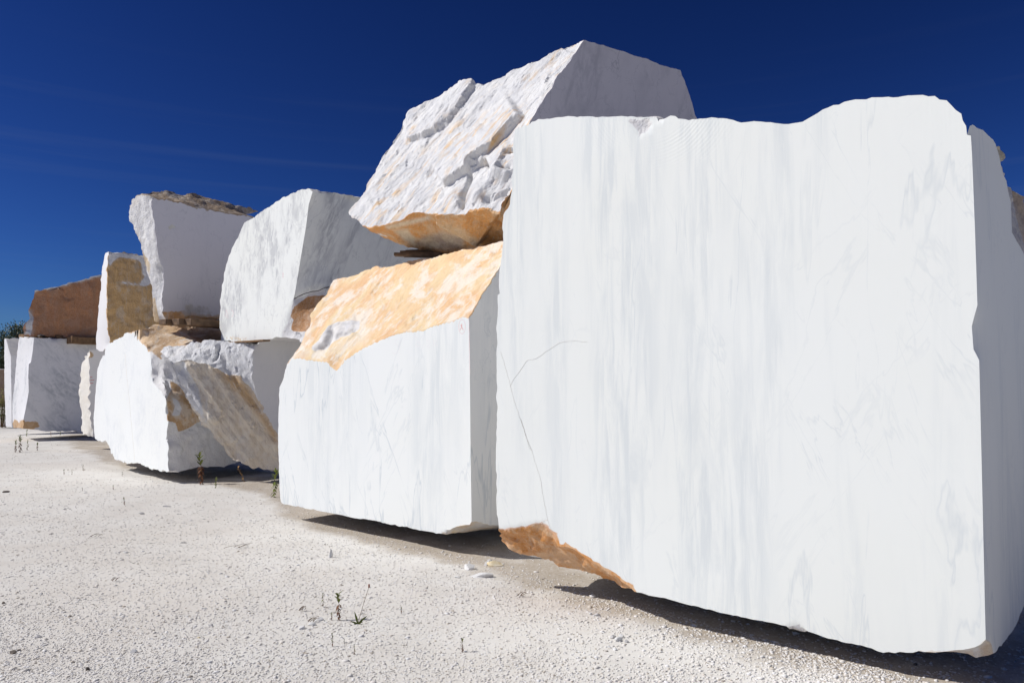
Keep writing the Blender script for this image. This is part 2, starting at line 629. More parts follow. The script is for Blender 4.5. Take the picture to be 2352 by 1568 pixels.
    if cracks:
        vo = N_(nt, 'ShaderNodeTexVoronoi', feature='DISTANCE_TO_EDGE'); vo.inputs['Scale'].default_value = cracks
        dv = nt.nodes.new('ShaderNodeVectorMath'); dv.operation = 'ADD'
        nn = nt.nodes.new('ShaderNodeTexNoise'); nn.inputs['Scale'].default_value = 3; nn.inputs['Detail'].default_value = 5
        nt.links.new(tc, nn.inputs['Vector']); nt.links.new(tc, dv.inputs[0]); nt.links.new(nn.outputs['Color'], dv.inputs[1])
        nt.links.new(dv.outputs[0], vo.inputs['Vector'])
        cm = mth(nt, 'MULTIPLY', mrange(nt, vo.outputs['Distance'], 0, .006, 1, 0), mrange(nt, noise_(nt, tc, 1.1, 2), .5, .55))
        col = mixc(nt, mth(nt, 'MULTIPLY', cm, .55), col, (.45, .36, .26))
    nt.links.new(col, b.inputs['Base Color'])
    b.inputs['Roughness'].default_value = .62
    b.inputs['Specular IOR Level'].default_value = .25
    # relief
    h_saw = noise_(nt, mapping(nt, tc, rot, (1, 1, .03)), 95, 3)
    h_fine = noise_(nt, tc, 55, 5, .6)
    h_med = noise_(nt, tc, 14, 6, .65)
    hs_ = mth(nt, 'MULTIPLY', h_saw, .0016 * saw)
    if arcs:
        c, r0, r1, frq = arcs
        d = nt.nodes.new('ShaderNodeVectorMath'); d.operation = 'DISTANCE'
        nt.links.new(tc, d.inputs[0]); d.inputs[1].default_value = c
        wv = mth(nt, 'SINE', mth(nt, 'MULTIPLY', mth(nt, 'ADD', d.outputs['Value'], mth(nt, 'MULTIPLY', noise_(nt, tc, 5, 2), .02)), frq))
        mk = mth(nt, 'MULTIPLY', mrange(nt, d.outputs['Value'], r0, r0 + .06, 0, 1), mrange(nt, d.outputs['Value'], r1 - .25, r1, 1, 0))
        mk = mth(nt, 'MULTIPLY', mk, mrange(nt, noise_(nt, tc, 2.2, 2), .4, .6))
        hs_ = mth(nt, 'ADD', hs_, mth(nt, 'MULTIPLY', mth(nt, 'MULTIPLY', wv, mk), .00028))
    hr = mth(nt, 'ADD', mth(nt, 'MULTIPLY', h_med, .022 * bump), mth(nt, 'MULTIPLY', h_fine, .008 * bump))
    hr = mth(nt, 'ADD', hr, -.015 * bump - (.009 * bump if streak else 0))
    if streak:
        hr = mth(nt, 'ADD', hr, mth(nt, 'MULTIPLY', noise_(nt, mapping(nt, tc, streak[0], streak[1]), 9, 5, .6), .018 * bump))
    rs = mth(nt, 'MAXIMUM', rm, 0.0)
    hh = nt.nodes.new('ShaderNodeMix'); hh.data_type = 'FLOAT'
    nt.links.new(rs, hh.inputs[0]); nt.links.new(hs_, hh.inputs[2]); nt.links.new(hr, hh.inputs[3])
    bp = nt.nodes.new('ShaderNodeBump'); bp.inputs['Distance'].default_value = 1.0; bp.inputs['Strength'].default_value = .8
    nt.links.new(hh.outputs[0], bp.inputs['Height']); nt.links.new(bp.outputs[0], b.inputs['Normal'])
    return m


def plain(name, col, var=None, scale=20, rough=.8):
    m, nt, b = newmat(name)
    tc = nt.nodes.new('ShaderNodeTexCoord').outputs['Object']
    c = mixc(nt, mrange(nt, noise_(nt, tc, scale, 4), .35, .65), col, var or tuple(x * .7 for x in col))
    nt.links.new(c, b.inputs['Base Color']); b.inputs['Roughness'].default_value = rough
    b.inputs['Specular IOR Level'].default_value = .2
    return m


ORANGE = (.58, .27, .085); PEACH = (.80, .53, .29); RUST = (.44, .19, .05); TAN = (.60, .44, .26); BROWN = (.36, .21, .11)
BK = azv(40.5)

# ================================================================== BIG BLOCK (right)
def big_block():
    b = Block(res=.02, amp=.03, freq=4.2, edge=.005, seed=1)
    p1 = onz((1456, 1357), .17); p2 = onz((2196, 1491), .17)
    d = (p1 - p2); az = math.degrees(math.atan2(d.x, d.y))
    F = vplane(p1, az)
    left = b.chain([(1146, 1212), (1141, 1180), (1139, 1033), (1141, 850), (1143, 677), (1148, 673), (1147, 619), (1154, 571), (1156, 501), (1160, 485), (1171, 469),
                    (1175, 415), (1178, 335), (1183, 296)], F)
    top = b.chain([(1213, 288), (1222, 279), (1236, 273), (1305, 266), (1413, 267), (1509, 269), (1540, 265), (1551, 266), (1558, 272), (1659, 271), (1750, 279), (1833, 281),
                   (1863, 268), (1890, 251), (1927, 240), (1965, 228), (2040, 222), (2120, 217.6), (2147, 220)], F)
    NT = [top[5], top[6]]
    NC = b.chain([(1425, 272), (1440, 278), (1450, 287), (1457, 296), (1464, 302), (1460, 316), (1466, 318), (1480, 308), (1492, 298), (1503, 284)], F)
    NB = b.chain([(1436, 271), (1462, 274), (1490, 271)], F.back(BK * .10))
    tr = b.chain([(2174, 230), (2195, 252), (2208, 261), (2219, 289), (2221, 309)], F)
    right = b.chain([(2230, 311), (2233, 363), (2239, 517), (2241, 576), (2245, 700), (2232, 748), (2236, 801), (2249, 826), (2254, 1033), (2260, 1294), (2264, 1467)], F)
    nb = b.chain([(1854, 1447), (1842, 1436), (1834, 1412), (1829, 1407), (1824, 1418), (1823, 1434), (1806, 1436)], F); nb2 = b.chain([(1838, 1446), (1822, 1442)], F.back(BK * .035))
    bot = b.chain([(2238, 1485), (2196, 1491), (2110, 1493), (2067, 1495), (2002, 1487), (1858, 1449)], F) + nb + b.chain([(1750, 1424), (1552, 1379), (1457, 1357)], F)
    chip = b.chain([(1413, 1318), (1359, 1289), (1321, 1262), (1279, 1251), (1265, 1219), (1244, 1200), (1198, 1205)], F)
    i0 = top.index(NT[0])
    b.face(left + top[:i0 + 1] + NC + top[i0 + 1:] + tr + right + bot + chip, 0, tag='front')
    b.face([NT[0]] + NC + [NT[1]] + NB[::-1], .9, tag='notch')
    b.face(nb + nb2[::-1], .8, tag='notch')
    # orange broken underside at the left end
    low = b.chain([(1405, 1338), (1370, 1326), (1289, 1303), (1220, 1276), (1180, 1272), (1160, 1255), (1148, 1236)], F.back(BK * .16))
    b.face([bot[-1]] + chip + [left[0]] + low[::-1], .9, tag='orange', tint=(.66, .28, .06), stain=1.0)
    # side in shade
    c0 = b.v[right[-1]]
    R = vplane(c0, 45)
    rl = b.chain([(2274, 1474)], R)
    curve = b.chain([(2228, 288), (2248, 295), (2267, 308), (2287, 331), (2297, 368), (2303, 396), (2311, 414), (2322, 464), (2324, 533), (2346, 571)], R)
    q = b.v[right[-1]] + azv(45, 1.55); curve.append(b.add((q.x, q.y, 1.75)))
    lowr = b.chain([(2281, 1499), (2295, 1482), (2313, 1464), (2335, 1432), (2352, 1389)], R)
    far_b = b.add((b.v[curve[-1]].x, b.v[curve[-1]].y, .34))
    step = [tr[-1], right[0]]
    side_top = [tr[-1]] + curve
    b.face([tr[-1]] + [right[0]] + right[1:] + rl + lowr[:1] + lowr[1:] + [far_b] + curve[::-1], 0, tag='side')
    # chamfer at lower right
    lc = b.chain([(2241, 1507), (2206, 1500)], F.back(BK * .06))
    b.face([right[-1], bot[0], bot[1], bot[2], lc[1], lc[0], lowr[0], rl[0]], .7, tag='chamfer', tint=(.66, .56, .44), stain=.5)
    # top
    i0 = top.index(NT[0])
    top = top[:i0 + 1] + NB + top[i0 + 1:]
    bk = []
    for i in [left[-1]] + top:
        t = min(1, max(0, (b.v[i].x - 1.2) / .66)); bk.append(b.add(b.v[i] + BK * 1.45 + Vector((0, 0, -.95 * t * t))))
    b.strip([left[-1]] + top, bk, .9, tag='top')
    ring = [top[-1]] + tr + curve
    for i in range(len(ring) - 1): b.face([ring[i], ring[i + 1], bk[-1]], .5, tag='top')
    # left end
    base = b.add((b.v[left[0]].x + BK.x * 1.75, b.v[left[0]].y + BK.y * 1.75, .0))
    b.face([left[0]] + left[1:] + [bk[0], base], .5)
    b.face(bk + [curve[-1], far_b, base], .6, coarse=True)
    # underside resting on the ground further back
    m1 = b.add((b.v[far_b].x - .6, b.v[far_b].y + .3, -.02))
    ring = (low + [left[0], base, far_b] + lowr[::-1] + lc + [i for i in bot[2:] if i not in nb[1:-1]][:4] + nb2 + [nb[-1]] + bot[bot.index(nb[-1]) + 1:])
    for i in range(len(ring)): b.face([ring[i], ring[(i + 1) % len(ring)], m1], .2, coarse=True)
    b.blob((2240, 770), -.05, 45, ['side'])
    b.stain([(1140, 500), (1250, 560), (1240, 1200), (1140, 1210)], (.80, .82, .87), 60, ['front'], .0)
    m = marble('white_marble_blue_veins', base=(.84, .865, .835), vein=(.60, .65, .67), stretch=(1.5, 1.5, .12), bands=.52, thin=.50,
               arcs=((0, 0, 0), .26, .60, 330), saw=.35, loc=(2.3, 0, 0), stain_pale=(.80, .66, .46), stain_white=.38, stain_dark=(.45, .16, .03))
    o = b.build('marble_block', m)
    # circular saw marks are centred near the notch in the top edge
    c = F.at((1500, 205)) - o.location
    for n in m.node_tree.nodes:
        if n.type == 'VECT_MATH' and n.operation == 'DISTANCE': n.inputs[1].default_value = c
    for n in m.node_tree.nodes:
        pass
    tag(o, 'huge white sawn block with faint grey veins and an orange broken lower corner', 'marble block', 'quarried marble blocks')
    return F, R


FA, RA = big_block()

# ================================================================== B: block with peach slope
def peach_block():
    b = Block(res=.013, amp=.014, freq=4.0, edge=.004, seed=2, strata=(Euler((0, math.radians(35), math.radians(-40))), (1, 1, .4)))
    p1 = onz((655, 1157), .14); p2 = onz((1000, 1221), .14)
    d = p1 - p2; az = math.degrees(math.atan2(d.x, d.y))
    F = vplane(p1, az)
    bot = b.chain([(650, 1156), (772, 1179), (996, 1221), (1013, 1224)], F)
    ch = b.chain([(1026, 1215), (1049, 1208), (1079, 1204)], F)
    right = b.chain([(1083, 1197), (1083, 1175), (1081, 1043), (1079, 845), (1077, 746), (1076, 728)], F)
    top = b.chain([(1068, 725), (1043, 734), (1008, 743), (970, 758), (940, 759), (902, 768), (867, 783), (838, 795), (809, 812), (790, 824), (784, 836), (772, 847), (764, 843), (753, 829), (712, 824), (691, 821), (671, 819)], F)
    left = b.chain([(659, 835), (655, 849), (651, 868), (642, 888), (640, 944), (639, 1010), (642, 1109), (645, 1150)], F)
    b.face(bot + ch + right + top + left, 0, tag='front')
    R = vplane(b.v[right[0]], az + 90)
    e1 = b.chain([(1101, 686), (1122, 654), (1150, 607)], R)
    O = plane3(b.v[right[-1]], b.v[e1[-1]], b.v[left[0]])
    ridge = b.chain([(687, 800), (696, 786), (703, 765), (714, 745), (713, 724), (726, 701), (750, 674), (759, 654), (768, 642), (809, 633), (844, 619), (867, 611), (873, 615), (911, 608), (970, 594), (1058, 575), (1116, 563), (1156, 554), (1190, 545)], O)
    b.face([right[-1]] + top + [left[0]] + ridge + e1[::-1], .55, tag='slope', tint=(.80, .51, .25), stain=1.0)
    far_t = b.off([ridge[-1]], azv(az + 90, .5))
    far_b = b.offz([right[0]], azv(az + 90, 1.5), .15)
    sb = b.chain([(1141, 1205)], R)
    b.face(right[::-1] + sb + far_b + far_t + [ridge[-1]] + e1[::-1], 0, tag='side')
    lb = [b.add(onz((1141, 1214), .11)), b.add(onz((1026, 1225), .14))]
    b.face([bot[-1]] + ch + [right[0]] + sb + lb, .6, tag='chamfer', tint=(.70, .64, .55), stain=.5)
    bk = b.off(ridge, BK * .75 + Vector((0, 0, .0)))
    b.strip(ridge, bk, .6)
    lo = b.offz(left + bot[:1], BK * 1.6, 0.0)
    lt = b.off([left[0], ridge[0]], BK * 1.6)
    b.face(left + [bot[0], lo[-1]] + lo[:1] + [lt[0]], .5, coarse=True)
    b.face([left[0], ridge[0], lt[1], lt[0]], .5)
    b.face([ridge[0], bk[0], lt[1]], .5)
    b.face(bk + far_t + far_b + [lo[-1], lo[0], lt[0], lt[1]], .5, coarse=True)
    b.face(bot + lb[::-1] + sb + far_b + [lo[-1]], .4, up=Vector((0, 0, 1)), coarse=True)
    # the grey broken pocket low on the slope
    z3 = lambda *p: Z(3, *p)
    b.ledge(z3((850, 1170), (740, 1170), (650, 1190), (610, 1260), (590, 1330), (480, 1390)), .035, 6, 1, 30, ['slope'])
    rc = random.Random(9)
    for k in range(26):
        x = rc.uniform(500, 1950); y = rc.uniform(620, 1350); L = rc.uniform(40, 170); a = math.radians(rc.uniform(45, 66))
        pts = [(x + L * t * math.cos(a) + rc.uniform(-6, 6), y - L * t * math.sin(a) + rc.uniform(-6, 6)) for t in (0, .33, .66, 1)]
        b.ledge(z3(*pts), rc.uniform(.005, .014), 2, rc.choice((-1, 1)), rc.uniform(6, 20), ['slope'])
    b.crack(z3((650, 1200), (635, 1260), (600, 1330), (540, 1370)), .035, 5, ['slope'])
    b.crack(z3((850, 1215), (740, 1250), (660, 1290)), .02, 4, ['slope'])
    b.blob(z3((700, 1230))[0], .03, 20, ['slope']); b.blob(z3((790, 1190))[0], .02, 14, ['slope'])
    b.stain(z3((860, 1140), (700, 1165), (630, 1195), (560, 1290), (470, 1390), (520, 1380), (620, 1330), (700, 1270), (860, 1220)), (.70, .70, .69), 2.5, ['slope'], 0.0)
    b.stain(z3((330, 1430), (520, 1410), (760, 1390), (900, 1310), (980, 1180), (900, 1180), (720, 1280), (560, 1400), (420, 1330), (500, 1180), (440, 1240), (385, 1380)), (.83, .72, .56), 8, ['slope'])
    b.ledge(z3((650, 1430), (730, 1350), (830, 1210)), .03, 2.5, 1, 30, ['slope'])
    m = marble('white_marble_peach', base=(.83, .855, .84), vein=(.59, .64, .66), stretch=(1, 1, .09), bands=.5, thin=.95, loc=(.6, 1, 0),
               rough_col=(.82, .80, .76), rough_var=(.62, .62, .63), saw=.4, hue2=(.82, .66, .38), stain_white=.85, stain_dark=(.62, .33, .15),
               streak=((0, math.radians(35), math.radians(-40)), (2.4, 1.6, .5)), warmth=.5, bump=.8)
    o = b.build('marble_block', m)
    tag(o, 'white veined block with a sloping peach orange top, just left of the biggest block', 'marble block', 'quarried marble blocks')
    return o, F, R


oB, FB, RB = peach_block()

# ================================================================== C: overhanging boulder on top
def boulder():
    b = Block(res=.014, amp=.014, freq=3.4, edge=.004, seed=3, falloff=.05, strata=(Euler((0, math.radians(35), math.radians(-40))), (1.7, 1.3, .20)))
    c = aty((1342, 91), 6.4)
    D = vplane(c, 57.7)
    edge_ = b.chain([(1342, 91), (1332, 104), (1325, 116), (1309, 141), (1291, 163), (1278, 178), (1268, 202), (1250, 225), (1227, 264), (1215, 286), (1195, 340), (1178, 430)], D)
    P2 = b.v[edge_[-1]]
    tipY = P2 + azv(-50, 1.9)
    Lp = plane3(b.v[edge_[0]], P2, aty((803, 490), tipY.y))
    top = b.chain([(1560 * .2 + 1342 * .8, 99)], D)[:0] + b.chain([(1411, 112), (1471, 131), (1508, 144), (1514, 148), (1563, 161)], D)
    rt = b.chain([(1575, 194), (1590, 237), (1601, 272), (1640, 400), (1650, 520)], D)
    pb = b.chain([(1240, 600)], D)
    b.face(edge_[::-1] + top + rt + pb, 0, tag='dark')
    out_ = b.chain([(1250, 130), (1240, 137), (1180, 160), (1130, 183), (1107, 192), (1098, 190), (1087, 191), (1060, 194), (1000, 227), (940, 255), (936, 268), (912, 308), (898, 330), (880, 352), (862, 395), (842, 425), (832, 445), (822, 462), (805, 478)], Lp)
    t0 = b.chain([(1300, 105)], Lp)
    lip = b.chain([(803, 492), (817, 504), (833, 518)], Lp) + b.chain([(850, 524), (882, 517), (905, 510), (926, 503), (938, 493), (955, 487), (984, 491), (1043, 490), (1072, 490), (1087, 483), (1128, 478), (1156, 485)], Lp)
    b.face([edge_[0]] + t0 + out_ + lip + [edge_[-1]] + edge_[1:-1][::-1], 1.0, tag='lit')
    # stained underside going down and back
    lows = []
    for p, y in (((833, 519), None), ((852, 530), 7.35), ((896, 551), 7.3), ((955, 569), 7.25), ((984, 581), 7.2), ((1010, 588), 7.15), ((1100, 600), 6.9), ((1200, 600), 6.6)):
        if y: lows.append(b.add(aty(p, y)))
    b.face(lip[2:] + [edge_[-1]] + [pb[0]] + lows[::-1], .8, tag='under', tint=(.72, .33, .07), stain=1.0)
    vb = azv(57.7, 1.15)
    bk = b.off(t0 + out_ + lip[:3], vb)
    b.strip(t0 + out_ + lip[:3], bk, .8, coarse=False)
    b.face([edge_[0], t0[0], bk[0], top[-1]] + top[:-1][::-1], .8)
    lb = b.off(lows, azv(57.7, .9))
    b.face([lip[2]] + lows + [pb[0]] + rt[::-1][:1] + lb[::-1] + [bk[-1]], .5, up=Vector((0, 0, 1)), coarse=True)
    b.face(bk + lb + rt[::-1] + [top[-1]], .5, coarse=True)
    z4 = lambda *p: Z(4, *p); z3 = lambda *p: Z(3, *p)
    b.ledge(z4((895, 330), (850, 400), (800, 490), (740, 560), (690, 610), (600, 655), (480, 690)), .06, 3, 1, 75, ['lit'])
    b.ledge(z4((660, 420), (600, 470), (540, 540), (490, 570)), .025, 4, 1, 60, ['lit'])
    b.ledge(z4((1180, 540), (1130, 575), (1085, 625), (1040, 680), (980, 740), (900, 790), (850, 850), (700, 955)), .075, 3, 1, 80, ['lit'])
    b.crack(z4((850, 860), (850, 900), (815, 1000), (800, 1090)), .10, 4, ['lit'])
    b.blob(z4((920, 1010))[0], .05, 42, ['lit']); b.blob(z4((1060, 870))[0], .045, 40, ['lit'])
    b.ledge(z4((850, 860), (960, 800), (975, 880), (955, 960), (860, 1090)), .05, 2.5, -1, 40, ['lit']); b.ledge(z4((1110, 720), (1060, 745), (1040, 850), (1110, 858)), .04, 2.5, 1, 30, ['lit'])
    b.blob(z4((760, 1020))[0], .03, 36, ['lit']); b.blob(z4((1040, 1040))[0], .05, 36, ['lit'])
    b.crack(z4((850, 840), (950, 810), (1000, 880)), .04, 5, ['lit'])
    b.crack(z4((1060, 740), (1110, 735)), .04, 5, ['lit']); b.crack(z4((1030, 850), (1110, 850)), .04, 5, ['lit'])
    b.crack(z4((940, 1060), (1090, 985)), .06, 6, ['lit'])
    b.ledge(z4((650, 1120), (800, 1200), (930, 1280)), .10, 6, -1, 120, ['under'])
    b.stain(z3((1120, 430), (1230, 420), (1300, 500), (1290, 545), (1200, 500)), (.78, .70, .56), 4, ['under'])
    b.stain(z3((1350, 480), (1500, 440), (1700, 480), (1650, 580), (1400, 580), (1290, 540)), (.48, .38, .30), 6, ['under'])
    b.stain(z3((1480, 330), (1600, 310), (1850, 470), (1800, 540), (1650, 440)), (.64, .46, .27), 5, ['under'])
    b.stain(z3((1060, 400), (1200, 360), (1400, 320), (1420, 345), (1200, 400), (1080, 425)), (.80, .74, .62), 4, ['under'])
    b.crack(z4((840, 1105), (900, 1130), (1050, 1180)), .04, 5, ['under'])
    rc = random.Random(4)
    for k in range(34):
        x = rc.uniform(180, 1350); y = rc.uniform(200, 1050); L = rc.uniform(30, 130); a = math.radians(rc.uniform(40, 66))
        pts = [(x + L * t * math.cos(a) + rc.uniform(-5, 5), y - L * t * math.sin(a) + rc.uniform(-5, 5)) for t in (0, .33, .66, 1)]
        if k % 3: b.ledge(z4(*pts), rc.uniform(.008, .022), 2, rc.choice((-1, 1)), rc.uniform(6, 16), ['lit'])
        else: b.crack(z4(*pts), rc.uniform(.01, .03), 1.6, ['lit'])
    m = marble('broken_marble_ochre_streaks', base=(.62, .60, .63), vein=(.34, .34, .38), stretch=(1, 1, .3), rot=(0, math.radians(20), 0), bands=.5, thin=.8,
               rough_col=(.84, .835, .815), rough_var=(.67, .675, .69), warm=(.76, .50, .24), warmth=.95,
               streak=((0, math.radians(35), math.radians(-40)), (5.0, 3.6, .4)), stain_white=.45, stain_dark=(.33, .17, .06), stain_pale=(.74, .64, .46), bump=1.0)
    o = b.build('marble_boulder', m)
    tag(o, 'large rough marble boulder overhanging with an orange underside, highest of the whole stack', 'marble boulder', 'quarried marble blocks')
    return o


boulder()

# ================================================================== D: white block with streaked grey side
def white_tall():
    b = Block(res=.028, amp=.03, freq=3.2, edge=.010, seed=4)
    c = aty((648, 774), 9.3)
    F = vplane(c, -49.5)
    left = b.chain([(508, 780), (504, 733), (508, 674), (519, 610), (533, 569), (551, 534), (562, 510), (574, 504), (603, 484), (633, 463), (662, 449), (694, 434), (712, 433)], F)
    e = b.chain([(718, 440), (709, 469), (703, 519), (691, 590), (677, 674)], F)
    e2 = b.chain([(674, 685), (665, 724), (647, 765), (648, 774)], F)
    bot = b.chain([(609, 779), (554, 784)], F)
    b.face(left + e + e2 + bot, 0, tag='front')
    R = vplane(b.v[e[2]], 50)
    tfar = b.add(b.v[e[0]] + azv(50, 2.5) + Vector((0, 0, -.05)))
    mid = b.chain([(820, 451)], R)
    r2 = b.chain([(755, 660), (740, 700), (716, 744), (705, 785)], R)
    bfar = b.add(b.v[e2[-1]] + azv(50, 2.5))
    b.face(e[::-1] + mid + [tfar, bfar] + r2[::-1][:0] + [r2[3], r2[2], r2[1], r2[0], e2[0]], 0, tag='side')
    b.face(e2 + r2[::-1], .8, tag='patch', tint=(.50, .23, .07), stain=.0)
    bk = b.off(left, azv(50, 2.4))
    b.strip(left, bk, .7)
    b.face([left[-1], e[0], mid[0], tfar, bk[-1]], .5)
    b.face(bk + [tfar, bfar], .5, coarse=True)
    b.face(bot + [left[0], bk[0], bfar, r2[-1], e2[-1]], .5, up=Vector((0, 0, 1)), coarse=True)
    b.stain(Z(3, (345, 1030), (450, 950), (620, 935), (560, 1100), (465, 1230), (390, 1225), (320, 1215), (340, 1130), (310, 1110)), (.44, .19, .05), 4, ['patch'])
    b.stain(Z(1, (1740, 1290), (1760, 1250), (2000, 1265), (2200, 1250), (2210, 1275), (1890, 1310)), (.70, .55, .36), 8, ['front'], .55)
    m = marble('white_marble_smoky_side', base=(.83, .85, .82), vein=(.42, .43, .45), stretch=(1.5, 1.5, .22), rot=(0, math.radians(20), math.radians(40)), bands=.72, thin=.55, saw=.5, stain_white=.2, loc=(0, 4, 2), scale=1.2)
    o = b.build('marble_block', m)
    tag(o, 'white block with curved left edge and grey streaked side, left of the overhanging boulder', 'marble block', 'quarried marble blocks')
    return F, R


FD, RD = white_tall()

# ================================================================== E: tapering block with dark sawn face
def tapered():
    b = Block(res=.030, amp=.022, freq=3.2, edge=.009, seed=5, strata=(Euler((0, 0, 0)), (1, 1, .5)))
    c = aty((346, 460), 10.3)
    D = vplane(c, 38.8)
    le = b.chain([(347, 462), (350, 490), (359, 543), (365, 590), (376, 620), (375, 660), (372, 717)], D)
    topd = b.chain([(355, 452), (367, 456), (396, 459), (440, 471), (498, 483), (583, 497)], D)
    botd = b.chain([(419, 718), (425, 724), (504, 727)], D)
    vE = azv(38.8, 1.7); q = b.v[le[0]] + vE; topd.append(b.add((q.x, q.y, b.v[topd[-1]].z - .05))); botd.append(b.add((q.x, q.y, b.v[botd[-1]].z)))
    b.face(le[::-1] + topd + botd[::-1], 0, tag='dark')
    Lp = plane3(b.v[le[0]], b.v[le[-1]], b.v[le[0]] + azv(-52))
    lo = b.chain([(349, 450), (313, 447), (303, 458), (299, 472), (300, 502), (308, 525), (319, 551), (325, 590), (337, 627), (347, 660), (350, 724), (355, 739)], Lp)
    lb = b.chain([(387, 743), (410, 742), (470, 735)], D.back(azv(-52, .06)))
    b.face(lo + [lb[0], le[-1]] + le[:-1][::-1] + [topd[0]], .9, tag='left', tint=(.70, .6, .45), stain=.0)
    b.face([le[-1]] + botd[:3] + lb[::-1], .7, tag='under', tint=(.66, .36, .14), stain=1.0)
    # brown rubble cap
    cap = b.chain([(331, 444), (352, 439), (384, 436), (410, 446), (425, 447), (440, 441), (469, 452), (498, 460), (542, 472), (574, 476), (595, 485)], D.back(azv(-51, .45)))
    q = b.v[topd[-1]] + azv(-51, .45); cap.append(b.add((q.x, q.y, b.v[cap[-1]].z - .1)))
    b.face(topd + cap[::-1] + [lo[1], lo[0]], 0.85, tag='cap', tint=(.34, .24, .15), stain=.85)
    bk = b.off(lo[1:], vE)
    b.strip(lo[1:], bk, .7)
    b.face([lo[1]] + cap + [bk[0]], .8, coarse=True)
    b.face(bk + [botd[-1], topd[-1], cap[-1]], .5, coarse=True)
    b.face([lo[-1]] + lb + botd[2:] + [bk[-1]], .3, up=Vector((0, 0, 1)), coarse=True)
    b.stain(Z(1, (1190, 960), (1215, 960), (1240, 1090), (1260, 1160), (1200, 1160)), (.78, .58, .34), 4, ['left'])
    b.stain(Z(1, (1320, 392), (1350, 383), (1380, 398), (1350, 418), (1340, 440), (1322, 415)), (.80, .80, .72), 1.5, ['dark'])
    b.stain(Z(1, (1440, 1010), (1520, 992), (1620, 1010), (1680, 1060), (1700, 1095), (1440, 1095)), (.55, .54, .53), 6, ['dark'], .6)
    b.stain(Z(1, (1100, 560), (1130, 700), (1180, 830), (1180, 700), (1130, 600)), (.7, .55, .36), 5, ['left'], .8)
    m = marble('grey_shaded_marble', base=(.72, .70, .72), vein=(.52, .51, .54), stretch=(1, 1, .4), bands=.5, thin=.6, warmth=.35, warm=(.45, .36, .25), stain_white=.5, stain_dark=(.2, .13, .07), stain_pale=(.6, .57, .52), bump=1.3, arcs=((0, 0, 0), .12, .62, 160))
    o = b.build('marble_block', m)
    c = D.at(Z(1, (1560, 1150))[0]) - o.location
    for n in m.node_tree.nodes:
        if n.type == 'VECT_MATH' and n.operation == 'DISTANCE': n.inputs[1].default_value = c
    tag(o, 'tapering block with smooth grey sawn face and brown crust on top, narrow end down', 'marble block', 'quarried marble blocks')
    return D


DE = tapered()

# ================================================================== F, G, H, I, J
def standing():
    b = Block(res=.04, amp=.035, freq=3.0, edge=.02, seed=6)
    c = aty((248, 700), 13.0)
    D = vplane(c, 36)
    le = b.chain([(249, 578), (248, 600), (247, 650), (246, 704), (249, 765), (253, 786)], D)
    tp = b.chain([(272, 581), (308, 585), (325, 590), (390, 600)], D)
    bt = b.chain([(300, 800), (390, 790)], D)
    b.face(le[::-1] + tp + bt[::-1], 1.0, tag='brown', tint=(.58, .35, .12), stain=.95)
    Lp = vplane(c, -49.5)
    lo = b.chain([(247, 579), (239, 595), (234, 630), (230, 671), (224, 739), (221, 800), (231, 806), (243, 801)], Lp)
    b.face([le[0]] + lo + [le[-1]] + le[1:-1][::-1], 0, tag='front')
    bk = b.off([le[0]] + lo, azv(36, 1.5))
    b.strip([le[0]] + lo, bk, .6)
    b.face([le[0]] + tp + [bk[0]], .6)
    b.face(bk + [le[-1]] + bt + [tp[-1]], .5, coarse=True)
    b.stain([(249, 576), (330, 588), (325, 598), (300, 592), (275, 588), (258, 600), (250, 615)], (.72, .71, .70), 4, ['brown'], 0.0)
    b.stain([(325, 596), (345, 600), (345, 628), (334, 640), (328, 625)], (.72, .71, .70), 4, ['brown'], 0.0)
    b.stain([(318, 652), (330, 640), (345, 632), (345, 652), (330, 656), (290, 651), (268, 646), (292, 647)], (.72, .71, .70), 2, ['brown'], 0.15)
    m = marble('ochre_crusted_marble', base=(.84, .83, .83), vein=(.7, .7, .72), stretch=(3, 3, .1), bands=.3, thin=.2, stain_white=.38, stain_dark=(.30, .17, .08), stain_pale=(.55, .52, .46), bump=1.4)
    o = b.build('marble_block', m)
    tag(o, 'upright narrow block with a mottled ochre brown face, standing left of the tapering block', 'marble block', 'quarried marble blocks')


standing()


def brown_far():
    b = Block(res=.055, amp=.05, freq=2.2, edge=.02, seed=7)
    c = aty((126, 740), 17.1)
    D = vplane(c, 62)
    tp = b.chain([(76, 665), (100, 660), (117, 657), (164, 647), (234, 631), (280, 625)], D)
    bt = b.chain([(59, 767), (126, 774), (220, 788), (280, 792)], D)
    lf = b.chain([(66, 712)], D)
    b.face(tp + bt[::-1] + lf, 1.0, tag='brown', tint=(.50, .20, .065), stain=1.0)
    v = azv(0, 1.3)
    tb = b.off(tp, v); bb = b.off(bt, v); lb = b.off(lf, v)
    b.strip(tp, tb, .6)
    b.face([tp[0], lf[0], bt[0], bb[0], lb[0], tb[0]], .4)
    b.face([tp[-1], bt[-1], bb[-1], tb[-1]], .4, coarse=True)
    b.face(tb + bb[::-1] + lb, .4, coarse=True)
    b.face(bt + bb[::-1], .5)
    b.stain([(76, 664), (160, 645), (235, 628), (235, 633), (165, 650), (112, 664), (95, 664), (80, 672)], (.72, .70, .68), 2.5, ['brown'], 0.0)
    b.stain([(60, 712), (70, 712), (76, 730), (72, 767), (56, 768)], (.60, .60, .60), 3, ['brown'], 0.0)
    m = marble('rust_crusted_marble', stain_white=.16, stain_dark=(.22, .11, .05), stain_pale=(.5, .40, .34), bump=1.4, base=(.8, .79, .78))
    o = b.build('marble_block', m)
    tag(o, 'rust brown block with a rising top edge, lying on the far left white block', 'marble block', 'quarried marble blocks')
    return D


DG = brown_far()


